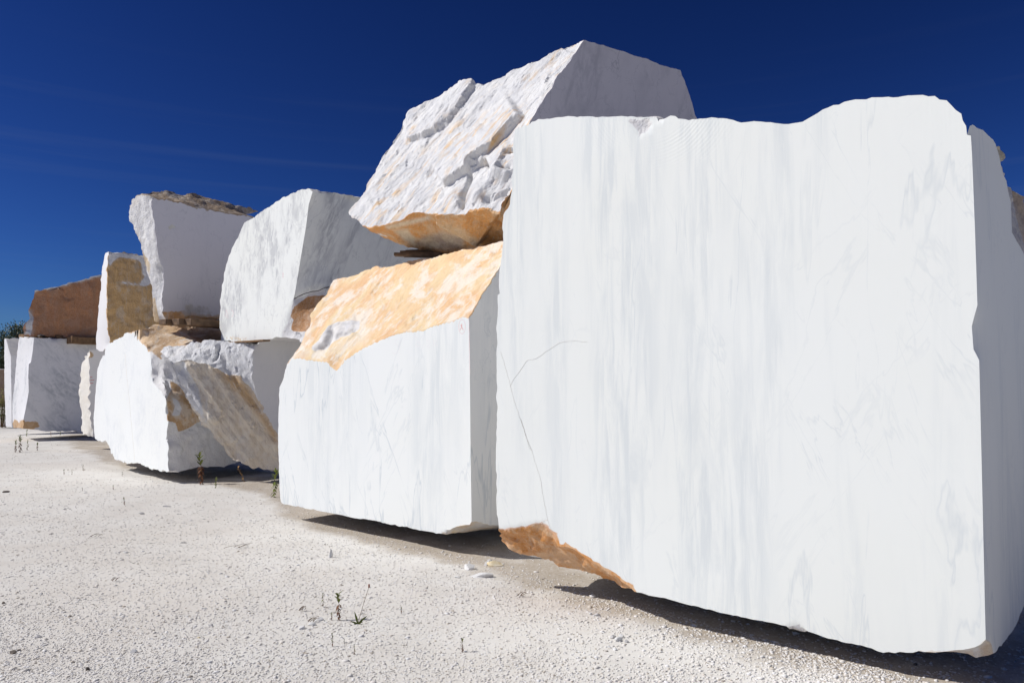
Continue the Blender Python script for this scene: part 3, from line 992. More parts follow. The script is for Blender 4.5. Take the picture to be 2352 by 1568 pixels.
def far_left():
    b = Block(res=.05, amp=.03, freq=2.2, edge=.018, seed=8)
    c = aty((70, 880), 16.6)
    D = vplane(c, 40); L = vplane(c, -49.5)
    e = b.chain([(78, 775), (75, 806), (71, 831), (66, 835), (65, 861), (66, 898), (63, 916), (58, 942), (53, 966)], D)
    tp = b.chain([(130, 781), (176, 787), (240, 793)], D)
    bt = b.chain([(53, 983), (88, 986), (132, 990), (185, 991), (240, 996)], D)
    b.face(e[::-1] + tp + bt[::-1], 0, tag='side')
    lo = b.chain([(60, 772.5), (45, 773), (42, 786), (35, 861), (29, 916), (28, 945), (29, 973), (33, 968), (42, 974)], L)
    b.face([e[0]] + lo + [e[-1]] + e[1:-1][::-1], 0, tag='front')
    l2 = b.chain([(31, 982)], L)
    b.face([lo[6], lo[7], lo[8], e[-1], bt[0], l2[0]], .6, tag='o', tint=(.55, .33, .14), stain=1.0)
    bk = b.off([e[0]] + lo[:7] + l2, azv(40, 1.5))
    b.strip([e[0]] + lo[:7] + l2, bk, .5)
    b.face([e[0]] + tp + [bk[0]], .5)
    bb = b.offz(bt[-1:], azv(40, .3), 0.0)
    b.face(bk + bb + [bt[-1], tp[-1]], .5, coarse=True)
    b.face(bt + bb + [bk[-1], l2[0]], .5, up=Vector((0, 0, 1)), coarse=True)
    b.stain([(30, 975), (55, 966), (85, 965), (92, 984), (60, 986)], (.58, .34, .14), 3, ['side'])
    m = marble('white_marble_smoke_bands', base=(.80, .80, .81), vein=(.50, .52, .54), stretch=(1.2, 1.2, .45), rot=(0, math.radians(-42), math.radians(50)), bands=.9, thin=.7, scale=.9, stain_white=.15)
    o = b.build('marble_block', m)
    tag(o, 'white block with grey smoky bands on its shaded side, under the rust brown block', 'marble block', 'quarried marble blocks')
    # I: narrow one behind it
    b = Block(res=.05, amp=.03, freq=2.2, edge=.018, seed=9)
    c = aty((26, 880), 18.6)
    D = vplane(c, 40); L = vplane(c, -49.5)
    e = b.chain([(14, 778), (25, 817), (26, 893), (27, 980)], D)
    r = b.chain([(44, 777), (80, 780)], D); q = b.chain([(50, 816)], D); rb = b.chain([(80, 985)], D)
    lo = b.chain([(10, 778), (10, 872), (13, 977)], L)
    b.face([e[0]] + lo + e[:0:-1], 0)
    b.face([e[0], r[0], q[0], e[1]], .6)
    b.face([r[0], r[1], rb[0], e[3], e[2], e[1], q[0]], 0)
    v = azv(40, 1.4); bk = b.off([e[0]] + lo + [e[-1]], v); b.strip([e[0]] + lo + [e[-1]], bk, .4)
    b.face([e[0]] + r + [bk[0]], .4); b.face(bk + [rb[0], r[1]], .4, coarse=True); b.face([e[-1], rb[0], bk[-1]], .3)
    o = b.build('marble_block', m)
    tag(o, 'narrow white block peeking out at the left end of the row', 'marble block', 'quarried marble blocks')


far_left()


def gap_block():
    b = Block(res=.045, amp=.03, freq=2.6, edge=.02, seed=10)
    c = aty((207, 930), 14.6)
    D = vplane(c, 40); L = vplane(c, -49.5)
    e = b.chain([(204, 804), (203, 821), (205, 872), (208, 926), (210, 970), (212, 1002)], D)
    tp = b.chain([(220, 802), (242, 806), (275, 812)], D)
    bt = b.chain([(275, 1010)], D)
    b.face(e[::-1] + tp + bt, 0, tag='side')
    lo = b.chain([(193, 817), (187, 832), (185, 850), (183, 916), (186, 990), (198, 997)], L)
    b.face([e[0]] + lo + e[:0:-1], .25, tag='front')
    bk = b.off([e[0]] + lo + [e[-1]], azv(40, 1.3)); b.strip([e[0]] + lo + [e[-1]], bk, .5)
    b.face([e[0]] + tp + [bk[0]], .5); b.face(bk + bt + [tp[-1]], .4, coarse=True); b.face([e[-1]] + bt + [bk[-1]], .3)
    b.stain([(203, 805), (216, 804), (215, 818), (203, 822)], (.62, .44, .24), 2.5, ['side'])
    m = marble('cream_marble', base=(.80, .79, .77), vein=(.7, .68, .66), stretch=(3, 3, .1), bands=.4, thin=.2, rough_col=(.83, .80, .73), rough_var=(.78, .74, .66), warmth=.15)
    o = b.build('marble_block', m)
    tag(o, 'slim cream block in the gap between the smoky banded block and the corner block', 'marble block', 'quarried marble blocks')
    return D, o


DJ, oJ = gap_block()

# ================================================================== K: white corner block with ochre patch
def corner_block():
    b = Block(res=.032, amp=.04, freq=3.0, edge=.014, seed=12)
    c = onz((387, 1080), .165)
    F = vplane(c, -44); R = vplane(c, 36)
    left = b.chain([(243, 1011), (228, 1011), (218, 1005), (215, 970), (217, 938), (220, 894), (223, 853), (231, 827), (236, 815), (241, 813), (243, 797), (255, 786), (272, 777), (293, 762)], F)
    e = b.chain([(308, 761), (316, 774), (337, 792), (343, 806), (347, 830), (346, 865), (360, 888), (381, 915), (380, 947), (387, 967), (381, 1008), (387, 1023), (385, 1041), (388, 1080)], F)
    bot = b.chain([(363, 1077), (337, 1071), (325, 1066), (311, 1062), (264, 1054), (255, 1041), (249, 1020)], F)
    b.face(left + e + bot, 0, tag='front')
    r = b.chain([(545, 1063), (600, 1058)], R); rb = b.chain([(440, 1077), (498, 1070)], R)
    rt = b.chain([(453, 787), (600, 790)], R)
    sh = b.chain([(343, 806)], R)
    m2 = b.chain([(386, 829), (400, 860)], R)
    b.face(e[::-1][:1] + rb + r + rt[::-1] + [e[3]] + e[4:-1], .8, tag='right')
    tb = b.chain([(322, 756), (390, 746), (440, 738), (506, 736), (620, 742)], R.back(azv(-44, 1.2)))
    b.face([left[-1]] + e[:4] + rt + tb[::-1], 0.7, tag='top', tint=(.80, .56, .32), stain=.62, up=Vector((.2, -.3, 1)))
    v = azv(40, 1.6)
    bk = b.off(left, v); b.strip(left, bk, .6)
    b.face([left[-1]] + tb + [bk[-1]], .5)
    far = b.offz([r[-1]], azv(36, .2), 0.0)
    b.face(bk[::-1] + far + [r[-1], rt[-1]] + tb[::-1], .5, coarse=True)
    b.face(bot[::-1] + [e[-1]] + rb + r + far + [bk[0], left[0]], .5, up=Vector((0, 0, 1)), coarse=True)
    z2 = lambda *p: Z(2, *p)
    b.stain(z2((1330, 620), (1390, 660), (1430, 700), (1480, 790), (1580, 940), (1500, 985), (1430, 1020), (1395, 1030), (1380, 960), (1310, 940), (1300, 770), (1345, 700)), (.56, .34, .15), 3.5, ['right'])
    b.stain(z2((1350, 750), (1400, 790), (1425, 850), (1400, 905), (1350, 900), (1370, 840)), (.78, .77, .76), 3, ['right'], 0.0)
    b.stain(z2((1170, 360), (1300, 290), (1420, 300), (1340, 350), (1280, 370), (1270, 470), (1200, 420)), (.50, .33, .18), 4, ['right', 'top'])
    b.stain(z2((1340, 190), (1720, 190), (1730, 330), (1550, 330), (1450, 260)), (.46, .30, .18), 5, ['top'])
    b.crack(z2((1430, 1040), (1520, 990), (1600, 960)), .03, 2, ['right'])
    b.ledge(z2((1300, 500), (1300, 760), (1320, 950), (1310, 1140), (1325, 1330)), .05, 5, 1, 12, ['right'])
    m = marble('white_marble_ochre_patch', base=(.84, .86, .845), vein=(.66, .69, .71), stretch=(1, 1, .7), bands=.5, thin=.45, loc=(5, 5, 5), rough_col=(.82, .81, .79), rough_var=(.70, .69, .69), stain_white=.5, warmth=.15, stain_dark=(.40, .22, .09))
    o = b.build('marble_block', m)
    tag(o, 'white corner block with an ochre patch on its right face, below the tapering block', 'marble block', 'quarried marble blocks')
    return F, R


FK, RK = corner_block()

# ================================================================== L: leaning ribbed slab block
def leaning():
    b = Block(res=.024, amp=.028, freq=2.8, edge=.013, seed=13, falloff=.08, strata=(Euler((0, math.radians(-33), 0)), (2.6, 1.6, .35)))
    a_ = aty((386, 830), 9.52); b_ = aty((530, 1052), 9.75); c_ = aty((551, 862), 9.62)
    P = plane3(a_, b_, c_)
    le = b.chain([(386, 830), (398, 855), (410, 882), (434, 920), (457, 962), (478, 985), (513, 1029), (530, 1052)], P)
    bt = b.chain([(571, 1067), (615, 1080), (642, 1085), (690, 1092)], P)
    up = b.chain([(434, 822), (469, 830), (498, 844), (521, 859), (551, 862), (574, 891)], P)
    sw = b.chain([(595, 923), (612, 958), (627, 985), (640, 1004), (690, 1075)], P)
    b.face(le + bt + sw[::-1] + up[::-1], 1.0, tag='rib', tint=(.78, .70, .58), stain=.9)
    G = vplane(b.v[sw[0]], 47)
    gt = b.chain([(577, 865), (583, 818), (587, 800), (595, 780), (604, 775), (621, 773), (689, 780), (770, 792)], G)
    gb = b.chain([(770, 1060)], G)
    b.face([sw[0]] + gt + gb + sw[::-1][:-1], 0, tag='grey')
    T = Plane(b.v[up[2]], Vector((-.25, -.8, .55)))
    lt = b.chain([(372, 806), (378, 797), (404, 790), (425, 787), (463, 789), (469, 780), (492, 778), (557, 784), (583, 789)], T)
    b.face([le[0]] + lt + [gt[2], gt[1], gt[0], sw[0]] + up[::-1], .9, tag='head')
    b.face([lt[-1], gt[3], gt[2]], .5)
    v = Vector((.3, 1.2, -.03))
    top = lt + gt[3:]
    bk = b.off(top, v)
    b.strip(top, bk, .6)
    lb = b.off(le, Vector((.5, 1.0, 0)))
    b.strip(le, lb, .6)
    b.face([le[0], lt[0], bk[0], lb[0]], .5)
    b.face([le[-1]] + bt + sw[-1:] + gb + [lb[-1]], .5, up=Vector((0, 0, 1)), coarse=True)
    b.face(bk + gb + lb[::-1], .5, coarse=True)
    z2 = lambda *p: Z(2, *p)
    # long ribs running down to the right
    for i, (x0, y0, x1, y1, h) in enumerate([(1480, 470, 2120, 1330, .07), (1600, 500, 2180, 1250, .06), (1700, 560, 2190, 1160, .07), (1400, 560, 1960, 1280, .08), (1540, 470, 2160, 1310, .04), (1790, 600, 2200, 1120, .05)]):
        pts = [(x0 + (x1 - x0) * t + 14 * math.sin(5 * t + i), y0 + (y1 - y0) * t + (30 * math.sin(math.pi * t))) for t in [k / 8 for k in range(9)]]
        b.ledge(z2(*pts), h * .6, 8, -1 if i % 2 else 1, 16, ['rib'])
    b.ledge(z2((1470, 460), (1450, 540), (1560, 640), (1620, 740), (1640, 900), (1620, 960)), .04, 5, -1, 30, ['rib', 'head'])
    b.crack(z2((1720, 320), (1700, 440), (1670, 490)), .07, 3, ['head'])
    b.stain(z2((1690, 540), (1780, 570), (1880, 590), (2030, 810), (2200, 1080), (2200, 1180), (2020, 900), (1830, 700)), (.56, .36, .17), 8, ['rib'])
    b.stain(z2((1330, 480), (1440, 480), (1560, 700), (1620, 960), (1480, 790), (1390, 640)), (.62, .60, .57), 7, ['rib'], 0.1)
    m = marble('ribbed_tan_marble', base=(.74, .735, .73), vein=(.6, .61, .63), stretch=(1, 1, .4), bands=.4, thin=.4, rough_col=(.80, .80, .79), rough_var=(.62, .63, .66), warmth=.12,
               streak=((0, math.radians(-33), 0), (6, 3, .5)), stain_white=.55, stain_dark=(.50, .38, .25), stain_pale=(.82, .78, .70), bump=1.3)
    o = b.build('marble_block', m)
    tag(o, 'leaning block with tan ribbed broken face and rough grey head, beside the white corner block', 'marble block', 'quarried marble blocks')


leaning()

# ================================================================== rough boulder behind the big block, right edge
def right_boulder():
    b = Block(res=.03, amp=.05, freq=2.6, edge=.01, seed=15)
    c = aty((2320, 600), 5.6)
    D = vplane(c, 52)
    out_ = b.chain([(2240, 420), (2275, 372), (2296, 366), (2301, 384), (2309, 398), (2315, 412), (2327, 422), (2342, 440), (2351, 460), (2385, 520), (2420, 640)], D)
    low = b.chain([(2420, 1100), (2240, 1100)], D)
    low2 = b.offz(low, azv(52, .1), 0.0)
    b.face(out_ + low2, 1.0, tag='face')
    v = azv(-10, 1.2)
    bk = b.off(out_, v); bl = b.off(low2, v)
    b.strip(out_, bk, .9); b.face([out_[-1], low2[0], bl[0], bk[-1]], .8, coarse=True)
    b.face([out_[0], low2[1], bl[1], bk[0]], .8, coarse=True); b.face(bk + bl, .5, coarse=True); b.face(low2 + bl[::-1], .3, coarse=True)
    b.stain([(2330, 380), (2370, 440), (2420, 600), (2350, 560), (2320, 430)], (.40, .31, .23), 8, ['face'])
    m = marble('weathered_grey_marble', rough_col=(.70, .68, .66), rough_var=(.40, .39, .40), bump=1.5, stain_dark=(.25, .2, .16))
    o = b.build('marble_boulder', m)
    tag(o, 'weathered grey brown boulder peeping out behind the right end of the biggest block', 'marble boulder', 'quarried marble blocks')
    b = Block(res=.02, amp=.012, freq=6, edge=.006, seed=16)
    D = vplane(aty((2296, 350), 5.2), 60)
    o2 = b.chain([(2278, 345), (2287, 333), (2298, 335), (2308, 354), (2304, 368), (2298, 371), (2282, 372)], D)
    k2 = b.off(o2, azv(-20, .25)); b.face(o2, .8, tint=(.66, .60, .42), stain=.8); b.strip(o2 + o2[:1], k2 + k2[:1], .8); b.face(k2, .5)
    o = b.build('marble_chunk', m)
    tag(o, 'small yellowish lump of stone on the rim behind the right end of the biggest block', 'stone')


right_boulder()

# ================================================================== seams and painted marks (children of their block)
def strip_mark(name, parent, pl, pts, width, mat, lift=.0001, jag=0.0, closed=False):
    P = [pl.at(p) for p in pts]
    if closed: P.append(P[0].copy())
    Q = []
    for a, b_ in zip(P[:-1], P[1:]):
        n = max(1, int((b_ - a).length / .012)) if jag else 1
        for k in range(n): Q.append(a.lerp(b_, k / n))
    Q.append(P[-1])
    n = pl.n if pl.n.dot(E0 - pl.p) > 0 else -pl.n
    vs = []; fs = []
    for i, q in enumerate(Q):
        d = (Q[min(i + 1, len(Q) - 1)] - Q[max(i - 1, 0)]).normalized()
        s = d.cross(n).normalized()
        if jag: q = q + s * noise.noise(q * 30) * jag + s * noise.noise(q * 9) * jag * 2
        w = width * .5 * (1 if not jag else .6 + .7 * abs(noise.noise(q * 14)))
        vs += [q + s * w, q + n * lift, q - s * w]
        if i:
            b0 = 3 * (i - 1)
            fs += [(b0, b0 + 1, b0 + 4, b0 + 3), (b0 + 1, b0 + 2, b0 + 5, b0 + 4)]
    vs = [v + n * .0004 - parent.location for v in vs]
    me = bpy.data.meshes.new(name); me.from_pydata(vs, [], fs); me.materials.append(mat)
    return link_mesh(name, me, parent)


big = bpy.data.objects['marble_block']
seam_m = plain('seam_ochre', (.86, .84, .79), (.76, .70, .60), 30)
red_m = plain('red_marker', (.70, .22, .22), (.78, .48, .46), 60)
pale_red = plain('faded_red_marker', (.76, .58, .58), (.80, .74, .74), 60)
pencil = plain('faded_pencil', (.79, .77, .77), (.83, .82, .82), 60)
z6 = lambda *p: Z(6, *p)
z7 = lambda *p: Z(7, *p)
z3 = lambda *p: Z(3, *p)
z5 = lambda *p: Z(5, *p)
z9 = lambda *p: Z(9, *p)
z1 = lambda *p: Z(1, *p)
strip_mark('crack', big, FA, z6((110, 1130), (130, 1200), (152, 1276), (175, 1360), (205, 1450), (238, 1553)) + z7((195, 75), (232, 190), (262, 280), (280, 350), (293, 430), (312, 510), (328, 560)), .0016, seam_m, .001, .004)
strip_mark('crack', big, FA, z6((152, 1276), (175, 1235), (230, 1166), (262, 1160), (300, 1130), (360, 1090), (440, 1080), (480, 1086)), .0014, seam_m, .001, .005)
strip_mark('crack', big, FA, z7((282, 526), (296, 512), (312, 510)), .003, seam_m, .001, .002)
B_ = bpy.data.objects['marble_block.001']
el = lambda cx, cy, rx, ry, n=18, rot=0: [(cx + rx * math.cos(t) * math.cos(rot) - ry * math.sin(t) * math.sin(rot), cy + rx * math.cos(t) * math.sin(rot) + ry * math.sin(t) * math.cos(rot)) for t in [2 * math.pi * k / n for k in range(n)]]
strip_mark('painted_mark', B_, FB, z3(*el(1663, 1185, 26, 56)), .005, pale_red, closed=True)
strip_mark('painted_mark', B_, FB, z3((1661, 1163), (1660, 1190), (1648, 1212)), .006, red_m)
strip_mark('painted_mark', B_, FB, z3((1652, 1172), (1661, 1190), (1672, 1212)), .005, red_m)
strip_mark('painted_mark', B_, FB, z3((1716, 1125), (1718, 1250), (1722, 1400), (1724, 1560)), .005, pale_red)
for pts in (((1180, 1290), (1150, 1282), (1135, 1310), (1160, 1335), (1182, 1300), (1172, 1360), (1140, 1400), (1115, 1385)), ((1278, 1268), (1312, 1270)),
            el(1318, 1322, 16, 20, 12), ((1385, 1305), (1400, 1290), (1412, 1305), (1390, 1345), (1418, 1340)), ((1438, 1290), (1440, 1335)), ((1470, 1292), (1442, 1315), (1474, 1334))):
    strip_mark('pencil_mark', B_, FB, z3(*pts), .004, pencil)
D_ = bpy.data.objects['marble_block.002']
for pts in (((1775, 1050), (1768, 1100), (1790, 1120), (1778, 1060)), ((1815, 1050), (1835, 1080), (1818, 1110)), ((2215, 760), (2222, 800)), ((2222, 765), (2216, 800))):
    strip_mark('painted_mark', D_, FD, z1(*pts), .012, pale_red)
for pts in (((938, 670), (965, 668)), ((940, 704), (985, 700)), ((940, 735), (976, 732))):
    strip_mark('painted_mark', oJ, DJ, z9(*pts), .014, red_m)
strip_mark('crack', D_, RD, Z(3, (345, 965), (400, 940), (500, 910), (560, 895), (620, 875)), .014, plain('dark_crack', (.12, .10, .09)), .001, .006)
K_ = bpy.data.objects['marble_block.008']
strip_mark('crack', K_, FK, Z(2, (985, 420), (990, 560), (1010, 740), (1025, 900), (1040, 1080), (1058, 1265)), .008, plain('tan_vein', (.72, .62, .50), (.8, .76, .7)), .001, .006)

# ================================================================== timber bearers
wood = plain('weathered_timber', (.20, .13, .08), (.09, .06, .04), 12)
wood2 = plain('tan_timber', (.27, .165, .085), (.15, .09, .05), 12)


def beam(p, az, L, w, h, mat, label, tilt=0.0, group='timber bearers between the blocks'):
    me = bpy.data.meshes.new('timber_beam'); bm = bmesh.new()
    bmesh.ops.create_cube(bm, size=1)
    for v in bm.verts: v.co = Vector((v.co.x * w, v.co.y * L, (v.co.z + .5) * h))
    bmesh.ops.subdivide_edges(bm, edges=[e for e in bm.edges if abs((e.verts[0].co - e.verts[1].co).y) > L * .9], cuts=6)
    bmesh.ops.bevel(bm, geom=[e for e in bm.edges if len(e.link_faces) == 2 and e.calc_face_angle(0) > 1], offset=min(w, h) * .08, segments=1, affect='EDGES')
    for v in bm.verts:
        v.co += nvec(v.co * 7 + p) * min(w, h) * .10
    bm.to_mesh(me); bm.free(); me.materials.append(mat)
    o = link_mesh('timber_beam', me, None, p)
    o.rotation_euler = (tilt, 0, -math.radians(az))
    return tag(o, label, 'timber', group)


# under the overhanging boulder
for i, (px, py, y, az, L, w, h, tl) in enumerate([(985, 583, 7.2, 62, .55, .09, .035, .05), (978, 589, 7.15, 70, .60, .08, .03, -.02), (990, 577, 7.3, 56, .5, .07, .025, .1), (1000, 590, 7.1, 66, .6, .1, .04, 0)]):
    beam(aty((px, py), y), az + 20, L, w, h, wood, ['uppermost brown plank sticking out under the overhanging boulder', 'long thin brown plank lowest in the gap under the overhanging boulder',
         'thin brown splintered lath under the overhanging boulder', 'thick brown plank under the overhanging boulder'][i], tl)
# under the tapering block
for i, (px, py, y, w, h, m) in enumerate([(438, 748, 10.55, .2, .07, wood), (466, 750, 10.5, .25, .09, wood), (494, 750, 10.45, .22, .09, wood)]):
    beam(aty((px, py), y), 40, .8, w, h, m, ['leftmost dark timber under the tapering block', 'middle dark timber under the tapering block', 'rightmost dark timber under the tapering block'][i])
beam(aty((560, 786), 9.75), -49, 1.1, .10, .02, wood2, 'thin tan board wedged under the white block with curved left edge')
beam(aty((690, 780), 9.75), 50, .8, .08, .02, wood2, 'thin board under the orange patch of the white curved block')
# under the rust brown block
for i, (px, py, y, w, h, m) in enumerate([(100, 776, 17.6, .4, .08, wood2), (140, 779, 17.6, .42, .10, wood), (172, 785, 17.5, .3, .14, wood2), (206, 790, 17.4, .35, .16, wood2)]):
    beam(aty((px, py), y), 40, .9, w, h, m, ['leftmost tan timber under the rust brown block', 'dark timber under the rust brown block', 'tan timber under the middle of the rust brown block', 'rightmost timber under the rust brown block'][i])

# ================================================================== ground
def hgt(x, y):
    r = math.hypot(x, y)
    a = noise.noise(Vector((x * .35, y * .35, 0))) * .03 + noise.noise(Vector((x * 1.3, y * 1.3, 4))) * .012 + noise.noise(Vector((x * 4, y * 4, 9))) * .004
    f = min(1, max(0, (r - 28) / 40))
    return a * (1 - f) - .012 - f * .1


def make_ground():
    def axis(n, lo, hi, k):
        t = np.linspace(-1, 1, n); s = np.sinh(t * k) / math.sinh(k)
        return np.where(s < 0, -s * lo, s * hi)
    xs = axis(420, -700, 700, 7.6); ys = axis(420, -120, 1600, 8.2)
    xs = xs - 1.0; ys = ys + 4.5
    vs = []
    for y in ys:
        for x in xs:
            vs.append((float(x), float(y), hgt(float(x), float(y))))
    nx = len(xs); fs = []
    for j in range(len(ys) - 1):
        for i in range(nx - 1):
            a = j * nx + i; fs.append((a, a + 1, a + nx + 1, a + nx))
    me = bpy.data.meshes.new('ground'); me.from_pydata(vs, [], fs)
    me.shade_smooth()
    # sandy dirt along the row's foot, painted darker under blocks to deepen their shadow
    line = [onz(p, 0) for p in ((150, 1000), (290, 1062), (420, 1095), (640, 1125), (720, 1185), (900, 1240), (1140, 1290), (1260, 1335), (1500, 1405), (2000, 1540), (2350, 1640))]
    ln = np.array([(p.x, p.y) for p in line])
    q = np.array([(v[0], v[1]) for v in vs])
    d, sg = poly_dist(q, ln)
    dirt_shade = np.clip(1.0 - d / .42, 0, 1)
    dirt_shade = np.where(sg > 0, np.maximum(dirt_shade, .8 * np.exp(-d / 3)), dirt_shade)  # ground under the blocks coloured darker too, as part of their shadow
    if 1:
        at = me.attributes.new('dirt_shade', 'FLOAT', 'POINT'); at.data.foreach_set('value', dirt_shade.astype(np.float32))
    m, nt, b = newmat('crushed_marble_ground')
    tc = nt.nodes.new('ShaderNodeTexCoord').outputs['Object']
    dr = N_(nt, 'ShaderNodeAttribute', attribute_name='dirt_shade').outputs['Fac']
    big_ = noise_(nt, tc, .55, 4); mid = noise_(nt, tc, 2.6, 5, .6); fine = noise_(nt, tc, 60, 4, .7)
    vo = N_(nt, 'ShaderNodeTexVoronoi'); vo.inputs['Scale'].default_value = 75; nt.links.new(tc, vo.inputs['Vector'])
    vo2 = N_(nt, 'ShaderNodeTexVoronoi'); vo2.inputs['Scale'].default_value = 190; nt.links.new(tc, vo2.inputs['Vector'])
    c = mixc(nt, mrange(nt, mid, .38, .64), (.735, .715, .665), (.665, .635, .58))
    c = mixc(nt, mrange(nt, big_, .45, .68, 0, .55), c, (.64, .59, .52))
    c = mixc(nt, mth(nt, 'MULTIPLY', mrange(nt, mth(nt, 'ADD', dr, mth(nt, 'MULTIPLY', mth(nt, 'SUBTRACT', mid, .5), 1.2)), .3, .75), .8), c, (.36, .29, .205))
    c = mixc(nt, mrange(nt, vo.outputs['Color'], .1, .9, 0, .30), c, (.80, .79, .77))
    c = mixc(nt, mrange(nt, fine, .60, .78, 0, .35), c, (.40, .36, .32))
    nt.links.new(c, b.inputs['Base Color']); b.inputs['Roughness'].default_value = .9; b.inputs['Specular IOR Level'].default_value = .1
    h = mth(nt, 'ADD', mth(nt, 'MULTIPLY', vo.outputs['Distance'], -.010), mth(nt, 'ADD', mth(nt, 'MULTIPLY', vo2.outputs['Distance'], -.004), mth(nt, 'MULTIPLY', noise_(nt, tc, 28, 6, .7), .015)))
    bp = nt.nodes.new('ShaderNodeBump'); bp.inputs['Strength'].default_value = .9; nt.links.new(h, bp.inputs['Height']); nt.links.new(bp.outputs[0], b.inputs['Normal'])
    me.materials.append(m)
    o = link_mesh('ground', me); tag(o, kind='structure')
    return ln


LN = make_ground()


def ico():
    bm = bmesh.new(); bmesh.ops.create_icosphere(bm, subdivisions=1, radius=1)
    v = np.array([x.co[:] for x in bm.verts]); f = np.array([[q.index for q in x.verts] for x in bm.faces]); bm.free()
    return v, f


def make_gravel():
    rs = np.random.RandomState(5)
    V0, F0 = ico(); nv = len(V0)
    vs = []; cs = []
    n = 0; target = 112000
    u = rs.uniform(-360, 1384, target * 2); w = rs.uniform(0, 1, target * 2)
    py = 424 + 300 * w ** .75
    cnt = 0
    C = []; Rr = []
    for a, y in zip(u, py):
        p = onz((a / K, y / K), 0)
        if p.y > 24: continue
        cl = noise.noise(Vector((p.x * .9, p.y * .9, 3))) + .6 * noise.noise(Vector((p.x * 2.7, p.y * 2.7, 8)))
        if rs.rand() > .80 + .60 * cl: continue
        C.append((p.x, p.y, hgt(p.x, p.y)))
        mpx = p.y / 752.0
        r = min(.009 + .0012 * p.y, math.exp(rs.normal(math.log(.0029), .45)) + .18 * mpx)
        if a > 500 and y > 520: r *= 1.0 + .22 * min(1, (a - 500) / 150)
        if rs.rand() < .006: r *= rs.uniform(1.5, 2.2)
        Rr.append(r)
    C = np.array(C); Rr = np.array(Rr)
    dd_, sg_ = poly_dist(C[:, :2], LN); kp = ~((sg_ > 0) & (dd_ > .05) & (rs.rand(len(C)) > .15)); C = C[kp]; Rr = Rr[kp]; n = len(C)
    ang = rs.uniform(0, 6.28, n); sx = rs.uniform(.8, 1.5, n); sy = rs.uniform(.7, 1.1, n); sz = rs.uniform(.30, .58, n)
    P = np.repeat(V0[None], n, 0) * (1 + rs.uniform(-.28, .28, (n, nv, 1)))
    P[:, :, 0] *= sx[:, None]; P[:, :, 1] *= sy[:, None]; P[:, :, 2] *= sz[:, None]
    ca, sa = np.cos(ang)[:, None], np.sin(ang)[:, None]
    X = P[:, :, 0] * ca - P[:, :, 1] * sa; Y = P[:, :, 0] * sa + P[:, :, 1] * ca
    P = np.stack([X, Y, P[:, :, 2]], 2) * Rr[:, None, None] + C[:, None, :]
    P[:, :, 2] += (Rr * sz * .25)[:, None]
    F = (F0[None] + (np.arange(n) * nv)[:, None, None]).reshape(-1, 3)
    me = bpy.data.meshes.new('gravel')
    me.vertices.add(n * nv); me.vertices.foreach_set('co', P.reshape(-1).astype(np.float32))
    nf = len(F); me.loops.add(nf * 3); me.loops.foreach_set('vertex_index', F.reshape(-1).astype(np.int32))
    me.polygons.add(nf); me.polygons.foreach_set('loop_start', (np.arange(nf) * 3).astype(np.int32))
    me.update(); me.validate()
    sh = rs.uniform(0, 1, n)
    at = me.attributes.new('shade', 'FLOAT', 'POINT'); at.data.foreach_set('value', np.repeat(sh, nv).astype(np.float32))
    m, nt, b = newmat('marble_gravel')
    s_ = N_(nt, 'ShaderNodeAttribute', attribute_name='shade').outputs['Fac']
    r = nt.nodes.new('ShaderNodeValToRGB'); nt.links.new(s_, r.inputs[0])
    e = r.color_ramp.elements; e[0].position = 0; e[0].color = (.36, .32, .28, 1); e[1].position = 1; e[1].color = (.82, .81, .80, 1)
    for ps, cc in ((.04, (.52, .46, .38, 1)), (.10, (.68, .64, .58, 1)), (.5, (.76, .745, .72, 1)), (.80, (.72, .685, .63, 1)), (.9, (.79, .785, .775, 1))):
        q = e.new(ps); q.color = cc
    nt.links.new(r.outputs[0], b.inputs['Base Color']); b.inputs['Roughness'].default_value = .85; b.inputs['Specular IOR Level'].default_value = .15
    me.materials.append(m)
    o = link_mesh('gravel', me); tag(o, 'pale crushed marble gravel scattered over the yard', 'gravel', kind='stuff')
    return n


make_gravel()

# ================================================================== loose stones
chip_w = plain('chip_white', (.80, .80, .78), (.70, .69, .67), 25)
chip_y = plain('chip_yellow', (.74, .60, .34), (.80, .74, .60), 18)
chip_g = plain('chip_grey', (.52, .51, .50), (.62, .60, .58), 25)
chip_d = plain('chip_dark', (.10, .085, .075), (.20, .17, .14), 25)


def stone(px, size, mat, label, group='loose stones on the gravel', rz=0.0, flat=.5, seed=0, name='stone_chip'):
    p = onz(px, 0)
    bm = bmesh.new(); bmesh.ops.create_icosphere(bm, subdivisions=3, radius=1)
    rs = random.Random(seed * 7 + int(px[0]))
    pl = [(Vector((rs.uniform(-1, 1), rs.uniform(-1, 1), rs.uniform(-.8, 1))).normalized(), rs.uniform(.45, .8)) for _ in range(11)]
    for v in bm.verts:
        c = v.co.copy()
        for n, d in pl:
            t = c.dot(n)
            if t > d: c -= n * (t - d)
        c += nvec(c * 3 + Vector((seed, 0, px[0]))) * .06
        v.co = Vector((c.x * size[0] / 2, c.y * size[1] / 2, (c.z + .35) * size[2] / 1.6))
    me = bpy.data.meshes.new(name); bm.to_mesh(me); bm.free(); me.shade_smooth(); me.set_sharp_from_angle(angle=math.radians(25)); me.materials.append(mat)
    o = link_mesh(name, me, None, (p.x, p.y, hgt(p.x, p.y)))
    o.rotation_euler = (0, 0, rz)
    return tag(o, label, 'stone', group)


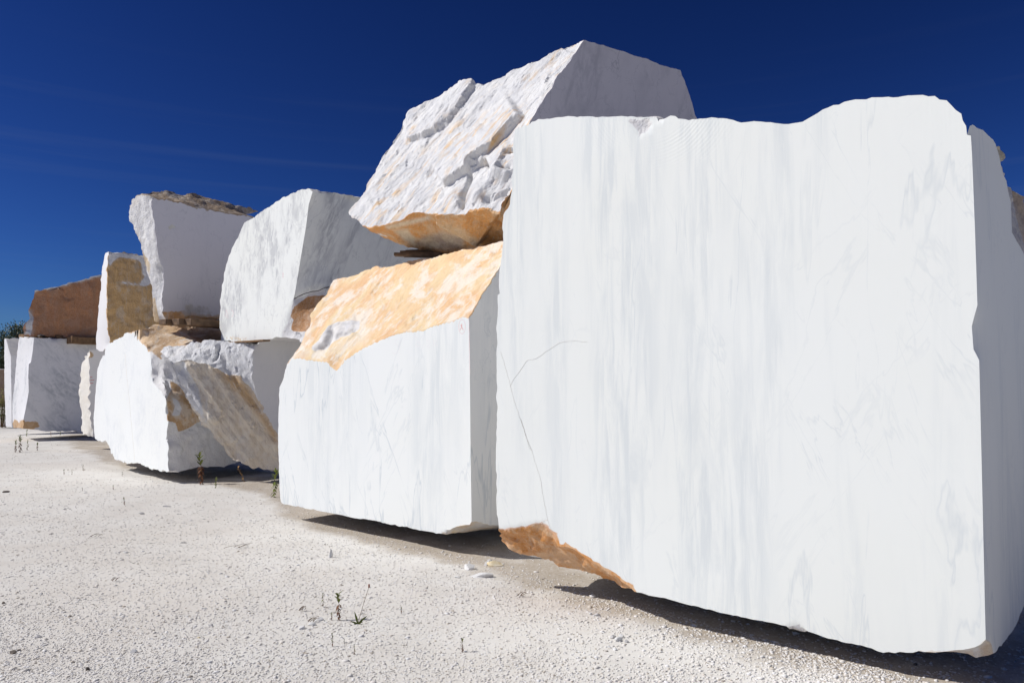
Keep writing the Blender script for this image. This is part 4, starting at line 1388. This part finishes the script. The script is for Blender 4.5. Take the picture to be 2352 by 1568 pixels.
S_ = stone
S_((760, 1278), (.040, .03, .085), chip_w, 'small white pointed chip standing upright on open gravel', seed=1)
S_((1077, 1304), (.10, .07, .045), chip_w, 'rounded white stone left of the yellow stone, beside the big block', seed=2)
S_((1122, 1294), (.08, .05, .05), chip_w, 'white stone leaning on the yellow stone near the shaded strip', seed=3, rz=.5)
S_((1137, 1296), (.13, .07, .045), chip_y, 'flat yellow stone by the orange corner of the biggest block', seed=4, rz=-.2)
S_((1108, 1323), (.20, .08, .04), chip_w, 'long flat white slab chip lying below the yellow stone', seed=5, rz=.12)
S_((1052, 1325), (.05, .03, .02), chip_w, 'little white chip left of the long flat white slab chip', seed=6)
S_((732, 1420), (.055, .035, .025), chip_w, 'white chip left of the tallest sprout in the foreground', seed=7)
S_((717, 1431), (.05, .03, .02), chip_w, 'flat white chip just below another, left of the foreground sprouts', seed=8)
S_((693, 1440), (.045, .035, .02), chip_w, 'leftmost flat white chip beside the foreground sprouts', seed=9)
S_((706, 1456), (.02, .02, .012), chip_g, 'tiny grey stone below the white foreground chips', seed=10)
S_((15, 1126), (.11, .05, .03), chip_d, 'black flat stone at the left edge of the gravel', seed=11)
S_((30, 1493), (.04, .025, .02), chip_d, 'dark brown stone at lower left', seed=12)
S_((44, 1487), (.025, .02, .015), chip_d, 'small dark stone beside the dark brown stone at lower left', seed=13)
S_((8, 1376), (.03, .02, .02), chip_d, 'dark pebble at the left edge below the black flat stone', seed=14)
S_((325, 1177), (.07, .05, .03), chip_g, 'round grey stone in the middle left of the gravel', seed=15)
S_((383, 1160), (.10, .05, .02), chip_g, 'flat bluish grey stone in the middle left of the gravel', seed=16)
S_((423, 1243), (.06, .03, .015), chip_g, 'thin grey stone flake at centre left', seed=17)
S_((290, 1266), (.055, .035, .015), chip_w, 'flat white flake at centre left', seed=18)
S_((88, 1455), (.035, .025, .018), chip_g, 'grey pebble low on the left', seed=19)
S_((200, 1537), (.022, .02, .02), chip_d, 'dark pebble at the bottom edge left', seed=20)
S_((307, 1494), (.04, .03, .02), chip_w, 'white pebble at lower centre left', seed=21)
S_((484, 1430), (.035, .025, .02), chip_g, 'grey pebble at centre bottom left of the sprouts', seed=22)
S_((457, 1460), (.018, .015, .013), chip_y, 'orange tinted pebble left of the sprouts', seed=23)
for i, (x, y, s) in enumerate([(1408, 1468, .03), (1428, 1466, .026), (1420, 1475, .035), (1440, 1478, .022), (1400, 1492, .018), (1412, 1497, .02), (1372, 1415, .03), (1356, 1412, .02)]):
    S_((x, y), (s * 1.3, s, s * .8), chip_w if i % 3 else chip_g, 'white or grey stone in the little cluster before the big block', group='stone cluster in front of the big block', seed=30 + i)
S_((2104, 1525), (.022, .02, .014), chip_d, 'black stone lying in the shadow under the biggest block', seed=50)
S_((1830, 1520), (.018, .015, .011), chip_d, 'small black stone on sunlit gravel in front of the biggest block', seed=51)

# ================================================================== weeds
leaf_g = plain('weed_green', (.11, .15, .035), (.16, .17, .04), 30)
leaf_y = plain('weed_yellow_green', (.22, .26, .06), (.16, .20, .05), 30)
leaf_r = plain('weed_red_brown', (.13, .05, .03), (.20, .10, .05), 30)
stem_m = plain('weed_stem', (.13, .06, .04), (.16, .12, .05), 30)
straw_m = plain('dry_straw', (.48, .30, .12), (.34, .20, .08), 30)


def tube(pts, r0, r1, n=5):
    vs = []; fs = []
    for i, p in enumerate(pts):
        d = (pts[min(i + 1, len(pts) - 1)] - pts[max(0, i - 1)]).normalized()
        a = d.orthogonal().normalized(); b = d.cross(a)
        r = r0 + (r1 - r0) * i / (len(pts) - 1)
        for k in range(n):
            t = 2 * math.pi * k / n
            vs.append(p + a * math.cos(t) * r + b * math.sin(t) * r)
        if i:
            for k in range(n):
                o = (i - 1) * n
                fs.append((o + k, o + (k + 1) % n, o + n + (k + 1) % n, o + n + k))
    fs.append(tuple(range(len(vs) - n, len(vs))))
    return vs, fs


def blade(base, d, L, w, droop, vs, fs, up=Vector((0, 0, 1))):
    s = d.cross(up)
    s = s.normalized() if s.length > .01 else Vector((1, 0, 0))
    o = len(vs); n = 5
    for i in range(n + 1):
        t = i / n
        c = base + d * L * t + Vector((0, 0, -droop * L * t * t))
        ww = w * math.sin(math.pi * (.08 + .92 * t) ** .8) * .5 if i < n else 0.0001
        vs += [c - s * ww, c - Vector((0, 0, ww * .4)), c + s * ww]
        if i:
            a = o + 3 * (i - 1)
            fs += [(a, a + 1, a + 4, a + 3), (a + 1, a + 2, a + 5, a + 4)]


def mesh_of(name, vs, fs, mat, parent):
    me = bpy.data.meshes.new(name); me.from_pydata(vs, [], fs); me.materials.append(mat); me.shade_smooth()
    return link_mesh(name, me, parent)


def weed(px, top, label, kind='sprout', seed=0, group='weeds growing through the gravel', bend=0.0):
    rs = random.Random(seed + 100)
    p = onz(px, 0)
    H = (px[1] - top[1]) * K / 752 * p.y / 1.0
    dx = (top[0] - px[0]) * K / 752 * p.y
    root = bpy.data.objects.new('weed', None); COL.objects.link(root); root.empty_display_size = .05
    root.location = (p.x, p.y, hgt(p.x, p.y))
    tag(root, label, 'weed', group)
    n = 9
    spine = [Vector((dx * (k / n) ** 1.4 + .02 * H * math.sin(k * 1.3 + seed), bend * (k / n) ** 2 * H, H * k / n)) for k in range(n + 1)]
    vs, fs = tube(spine, max(.0012, H * .013), max(.0008, H * .005))
    mesh_of('stem', vs, fs, straw_m if kind == 'dry' else stem_m, root)
    V = []; F = []; V2 = []; F2 = []
    if kind == 'thin': nl, w, Lm = 16, .10, .16
    elif kind == 'dry': nl, w, Lm = 12, .12, .2
    else: nl, w, Lm = 30, .085, .27
    for i in range(nl):
        t = (i + .5) / nl
        t = t ** .8
        k = min(n - 1, int(t * n)); b = spine[k].lerp(spine[k + 1], t * n - k)
        a = i * 2.4 + rs.uniform(-.4, .4)
        top_ = t > .62
        el_ = rs.uniform(.5, 1.3) if top_ else rs.uniform(-.5, .4)
        d = Vector((math.cos(a) * math.cos(el_), math.sin(a) * math.cos(el_), math.sin(el_)))
        L = H * Lm * (1.0 if top_ else rs.uniform(.35, .7))
        if kind == 'thin': L = H * Lm * rs.uniform(.5, 1); 
        tgt = (V, F) if (top_ or kind == 'thin' and i % 2) else (V2, F2)
        blade(b, d, L, max(.0022, H * w * rs.uniform(.7, 1.1)), .25 if top_ else .9, *tgt)
    mesh_of('foliage', V, F, straw_m if kind == 'dry' else (leaf_y if kind == 'bright' else leaf_g), root)
    if V2: mesh_of('withered_leaves', V2, F2, straw_m if kind == 'dry' else (leaf_y if kind == 'bright' else leaf_r), root)
    return root


z11 = lambda x, y: Z(11, (x, y))[0]
z2 = lambda x, y: Z(2, (x, y))[0]
z10 = lambda x, y: Z(10, (x, y))[0]
weed(z11(502, 835), z11(492, 635), 'tallest leafy sprout with green tip and red lower leaves in the foreground', seed=1)
weed(z11(446, 832), z11(440, 778), 'short sprout just left of the tallest foreground sprout', seed=2)
weed(z11(377, 725), z11(374, 620), 'thin dark sprout behind and left of the tallest foreground sprout', 'thin', 3)
weed(z11(423, 675), z11(420, 655), 'tiny seedling between the thin dark sprout and the tallest one', 'thin', 4)
weed(z11(510, 886), z11(510, 862), 'tiny seedling just below the tallest foreground sprout', 'thin', 5)
weed(z11(450, 1040), z11(448, 938), 'thin dark sprout below the white chips, left one of the lower pair', 'thin', 6)
weed(z11(542, 1015), z11(542, 980), 'tiny thin seedling between the lower pair of dark sprouts', 'thin', 7)
weed(z11(624, 1102), z11(620, 1026), 'thin dark sprout lowest in the foreground, right one of the lower pair', 'thin', 8)
weed(z11(990, 788), z11(990, 740), 'small lone sprout right of the seed stalk plant', seed=9)
weed(z11(1470, 1083), z11(1466, 985), 'bushy green and red sprout alone in front of the big block', seed=10)
weed(z11(1300, 1186), z11(1298, 1168), 'tiny dark seedling left of a curled twig at the bottom', 'thin', 11)
weed(z11(240, 738), z11(240, 715), 'faint tiny seedling behind the white chips', 'thin', 14)
weed(z2(1582, 1445), z2(1558, 1215), 'tall weed with green tip and red stem in the shadow gap under the corner block', seed=20)
weed(z2(1912, 1425), z2(1860, 1310), 'dry golden weed bending over in front of the leaning ribbed block', 'dry', 21)
weed(z2(2150, 1535), z2(2160, 1330), 'slender bright green weed beside the left corner of the peach topped block', 'bright', 22)
weed(z2(1690, 1475), z2(1692, 1400), 'thin pale weed between the tall weed and the dry golden weed', 'bright', 23)
weed(z2(123, 1185), z2(120, 1095), 'dark weed at far left, left one of the pair near the blocks', seed=24)
weed(z2(158, 1183), z2(152, 1060), 'dark weed at far left, right and taller one of the pair', seed=25)
weed(z2(292, 1168), z2(292, 1108), 'short weed right of the far left pair of weeds', seed=26)
weed(z2(216, 1165), z2(215, 1085), 'thin weed between the far left pair and the short weed', 'thin', 27)
weed(z2(503, 1358), z2(500, 1318), 'small weed left of a twiggy one in the left middle gravel', seed=28)
weed(z2(565, 1358), z2(563, 1315), 'thin small weed in the left middle gravel', 'thin', 29)
weed(z2(650, 1325), z2(650, 1280), 'small upright weed nearest the white corner block', 'thin', 30)
weed(z2(958, 1370), z2(957, 1335), 'tiny weed in the gravel in front of the white corner block', 'thin', 31)
weed(z2(888, 1482), z2(886, 1448), 'small forked weed in the left middle gravel', seed=32)
weed(z10(757, 482), z10(752, 440), 'small forked weed left of centre below another like it', seed=33)
weed(z10(502, 394), z10(500, 374), 'low spreading weed by a bluish grey stone', seed=34)
weed(z2(210, 1060), z2(210, 1010), 'green weed in front of the orange chip of the smoky banded block', 'bright', 35)
weed(z2(545, 1090), z2(543, 1070), 'tiny weed at the shadow edge beside the cream block', 'thin', 36)
weed(z2(470, 1060), z2(478, 1022), 'green weed in the shadow under the smoky banded block', 'bright', 37)
weed(z2(400, 1066), z2(395, 1030), 'dry weed in the shadow under the smoky banded block', 'dry', 38)

# plant with long strap leaves and a seed stalk
p = onz(z11(650, 868), 0); mpx = p.y / 752 * K * .29297
root = bpy.data.objects.new('plantain_weed', None); COL.objects.link(root); root.location = (p.x, p.y, hgt(p.x, p.y))
tag(root, 'rosette of long strap leaves with one tall thin seed stalk, right of the tallest sprout', 'weed', 'weeds growing through the gravel')
V = []; F = []
for (dx, dz, w) in ((-24, 112, .012), (74, 80, .011), (-52, 34, .010), (40, 30, .009), (-30, 12, .008), (36, 6, .007)):
    d = Vector((dx * mpx, -.01, dz * mpx)); L = d.length
    blade(Vector((0, 0, 0)), d.normalized(), L * 1.05, w, .12, V, F, Vector((0, 1, 0.1)))
mesh_of('foliage', V, F, leaf_g, root)
V = []; F = []
for i in range(7):
    a = i * .9; blade(Vector(), Vector((math.cos(a), math.sin(a), .15)).normalized(), .02, .006, .5, V, F)
mesh_of('withered_leaves', V, F, leaf_r, root)
sp = [Vector((83 * mpx * (k / 8) ** 1.1, 0, 285 * mpx * k / 8)) for k in range(9)]
vs, fs = tube(sp, .0016, .0011); mesh_of('seed_stalk', vs, fs, stem_m, root)
vs, fs = tube([sp[-1] + Vector((0, 0, z)) for z in (-.006, 0, .006, .012)], .0042, .0048, 7); mesh_of('seed_head', vs, fs, plain('seed_head', (.30, .11, .06)), root)

# twigs
def twig(px, L, label, seed, az=1.4, h=.02):
    rs = random.Random(seed); p = onz(px, 0); vs = []; fs = []
    for k in range(5):
        a = az + rs.uniform(-.5, .5); s = Vector((rs.uniform(-.4, .4) * L, rs.uniform(-.1, .1) * L, .004))
        pts = [s + Vector((math.sin(a) * L * t, math.cos(a) * L * t + .15 * L * math.sin(3 * t + k), h * math.sin(math.pi * t))) for t in (0, .15, .3, .45, .6)]
        v, f = tube(pts, .0022, .001, 4); o = len(vs); vs += v; fs += [tuple(i + o for i in q) for q in f]
    me = bpy.data.meshes.new('twig'); me.from_pydata(vs, [], fs); me.materials.append(stem_m)
    o = link_mesh('twig', me, None, (p.x, p.y, hgt(p.x, p.y) + .003)); tag(o, label, 'twig', 'dry twigs on the gravel')


twig((535, 1256), .16, 'dry forked twig lying on open gravel left of centre', 1)
twig(z11(270, 845), .06, 'small reddish twig tangle beside the white foreground chips', 2)
twig(z11(190, 757), .04, 'tiny dark twig at the left of the foreground sprouts', 3)
twig(z10(573, 675), .10, 'thin dark twig lying flat in the left middle gravel', 4)
twig(z11(1910, 664), .06, 'short straw twig on gravel left of the shadow of the biggest block', 5)
twig(z10(690, 932), .05, 'short red brown twig at left centre', 6)

# ================================================================== trees and far things
def leaf_mat(name, a, b_):
    m, nt, b = newmat(name)
    g = nt.nodes.new('ShaderNodeNewGeometry')
    tc = nt.nodes.new('ShaderNodeTexCoord').outputs['Object']
    c = mixc(nt, g.outputs['Random Per Island'], a, b_)
    nt.links.new(c, b.inputs['Base Color']); b.inputs['Roughness'].default_value = .6
    return m


tm = leaf_mat('tree_leaves', (.035, .055, .022), (.07, .095, .03))
bark = plain('bark', (.12, .09, .07), (.07, .05, .04), 8)


def tree(px, top, Y, W_, label, seed):
    rs = random.Random(seed)
    base = aty(px, Y); base.z = 0
    t = aty(top, Y); H = t.z
    root = bpy.data.objects.new('tree', None); COL.objects.link(root); root.location = base
    tag(root, label, 'tree', 'trees beyond the yard')
    VS = []; FS = []
    def addt(pts, r0, r1):
        v, f = tube(pts, r0, r1, 7); o = len(VS); VS.extend(v); FS.extend([tuple(i + o for i in q) for q in f])
    addt([Vector((.1 * math.sin(k), .1 * math.cos(k * 1.3), H * .93 * k / 8)) for k in range(9)], H * .035, H * .006)
    V = []; F = []
    for i in range(44):
        tz = (.16 + .82 * (i / 43)); r = W_ * (1 - tz) ** .55 * rs.uniform(.55, 1.1) + .15
        a = i * 2.39996
        s = Vector((0, 0, H * (tz - .05))); e = Vector((math.cos(a) * r, math.sin(a) * r, H * tz + rs.uniform(-.1, .15)))
        addt([s, s.lerp(e, .5) + Vector((0, 0, .1)), e], .035, .008)
        for j in range(5):
            c = s.lerp(e, rs.uniform(.35, 1.0)) + Vector((rs.uniform(-.2, .2), rs.uniform(-.2, .2), rs.uniform(-.15, .2)))
            for q in range(26):
                p = c + Vector((rs.gauss(0, .17), rs.gauss(0, .17), rs.gauss(0, .13)))
                d = Vector((rs.uniform(-1, 1), rs.uniform(-1, 1), rs.uniform(-.6, 1))).normalized(); sd = d.orthogonal().normalized()
                L = rs.uniform(.06, .12); o = len(V)
                V += [p, p + d * L * .5 + sd * L * .28, p + d * L, p + d * L * .5 - sd * L * .28]; F.append((o, o + 1, o + 2, o + 3))
    mesh_of('trunk', VS, FS, bark, root)
    me = bpy.data.meshes.new('crown'); me.from_pydata(V, [], F); me.materials.append(tm); link_mesh('crown', me, root)


tree((33, 900), (33, 742), 42, 1.15, 'dark tree with a pointed crown rising above the far left blocks', 1)
tree((4, 900), (2, 764), 44, 1.2, 'dark tree cut by the left picture edge', 2)
tree((-40, 900), (-42, 755), 41, 1.4, 'dark tree left of the picture edge', 3)
tree((62, 900), (58, 762), 46, .9, 'low dark tree hidden mostly behind the rust brown block', 4)

# shrubby weeds at the left end of the row
def shrub(px, Y, H, W_, label, seed):
    rs = random.Random(seed); base = aty(px, Y); base.z = 0
    root = bpy.data.objects.new('shrub', None); COL.objects.link(root); root.location = base; tag(root, label, 'shrub')
    VS = []; FS = []; V = []; F = []; V2 = []; F2 = []
    for i in range(26):
        a = rs.uniform(0, 6.28); r = rs.uniform(0, W_); h = H * rs.uniform(.55, 1)
        s = Vector((math.cos(a) * r * .5, math.sin(a) * r * .5, 0)); e = Vector((math.cos(a) * r, math.sin(a) * r, h))
        v, f = tube([s, s.lerp(e, .5), e], .008, .003, 4); o = len(VS); VS += v; FS += [tuple(k + o for k in q) for q in f]
        for j in range(26):
            t = rs.uniform(.2, 1); b = s.lerp(e, t); aa = rs.uniform(0, 6.28)
            d = Vector((math.cos(aa), math.sin(aa), rs.uniform(0, .8))).normalized()
            blade(b, d, rs.uniform(.05, .11), .025, .4, *((V2, F2) if t > .85 else (V, F)))
    mesh_of('stem', VS, FS, stem_m, root); mesh_of('foliage', V, F, leaf_mat('shrub_green', (.10, .15, .03), (.20, .24, .05)), root)
    f__ = mesh_of('flowers', V2, F2, leaf_mat('shrub_yellow', (.35, .32, .08), (.5, .45, .15)), root); f__['kind'] = 'stuff'


shrub((3, 980), 21.5, 1.1, .42, 'yellow green flowering shrub at the left end of the row', 1)
shrub((-30, 985), 22.5, 1.3, .6, 'green shrub left of the picture edge', 2)

b = Block(res=.09, amp=.05, freq=1.5, edge=.03, seed=20)
D = vplane(aty((0, 900), 30), 62)
f_ = b.chain([(-60, 846), (9, 847), (40, 850), (40, 905), (-60, 905)], D); bk = b.off(f_, Vector((0, 1.5, 0)))
b.face(f_, .8, tint=(.34, .22, .14), stain=.8); b.strip(f_ + f_[:1], bk + bk[:1], .5); b.face(bk, .5, coarse=True)
o = b.build('marble_block', bpy.data.materials['rust_crusted_marble'])
for v in o.data.vertices:
    if v.co.z < .15: v.co.z -= .5
tag(o, 'low brown block far behind the left end of the row', 'marble block', 'quarried marble blocks')

print('TOTAL', len(bpy.data.objects), sum(len(o.data.polygons) for o in bpy.data.objects if o.type == 'MESH'))
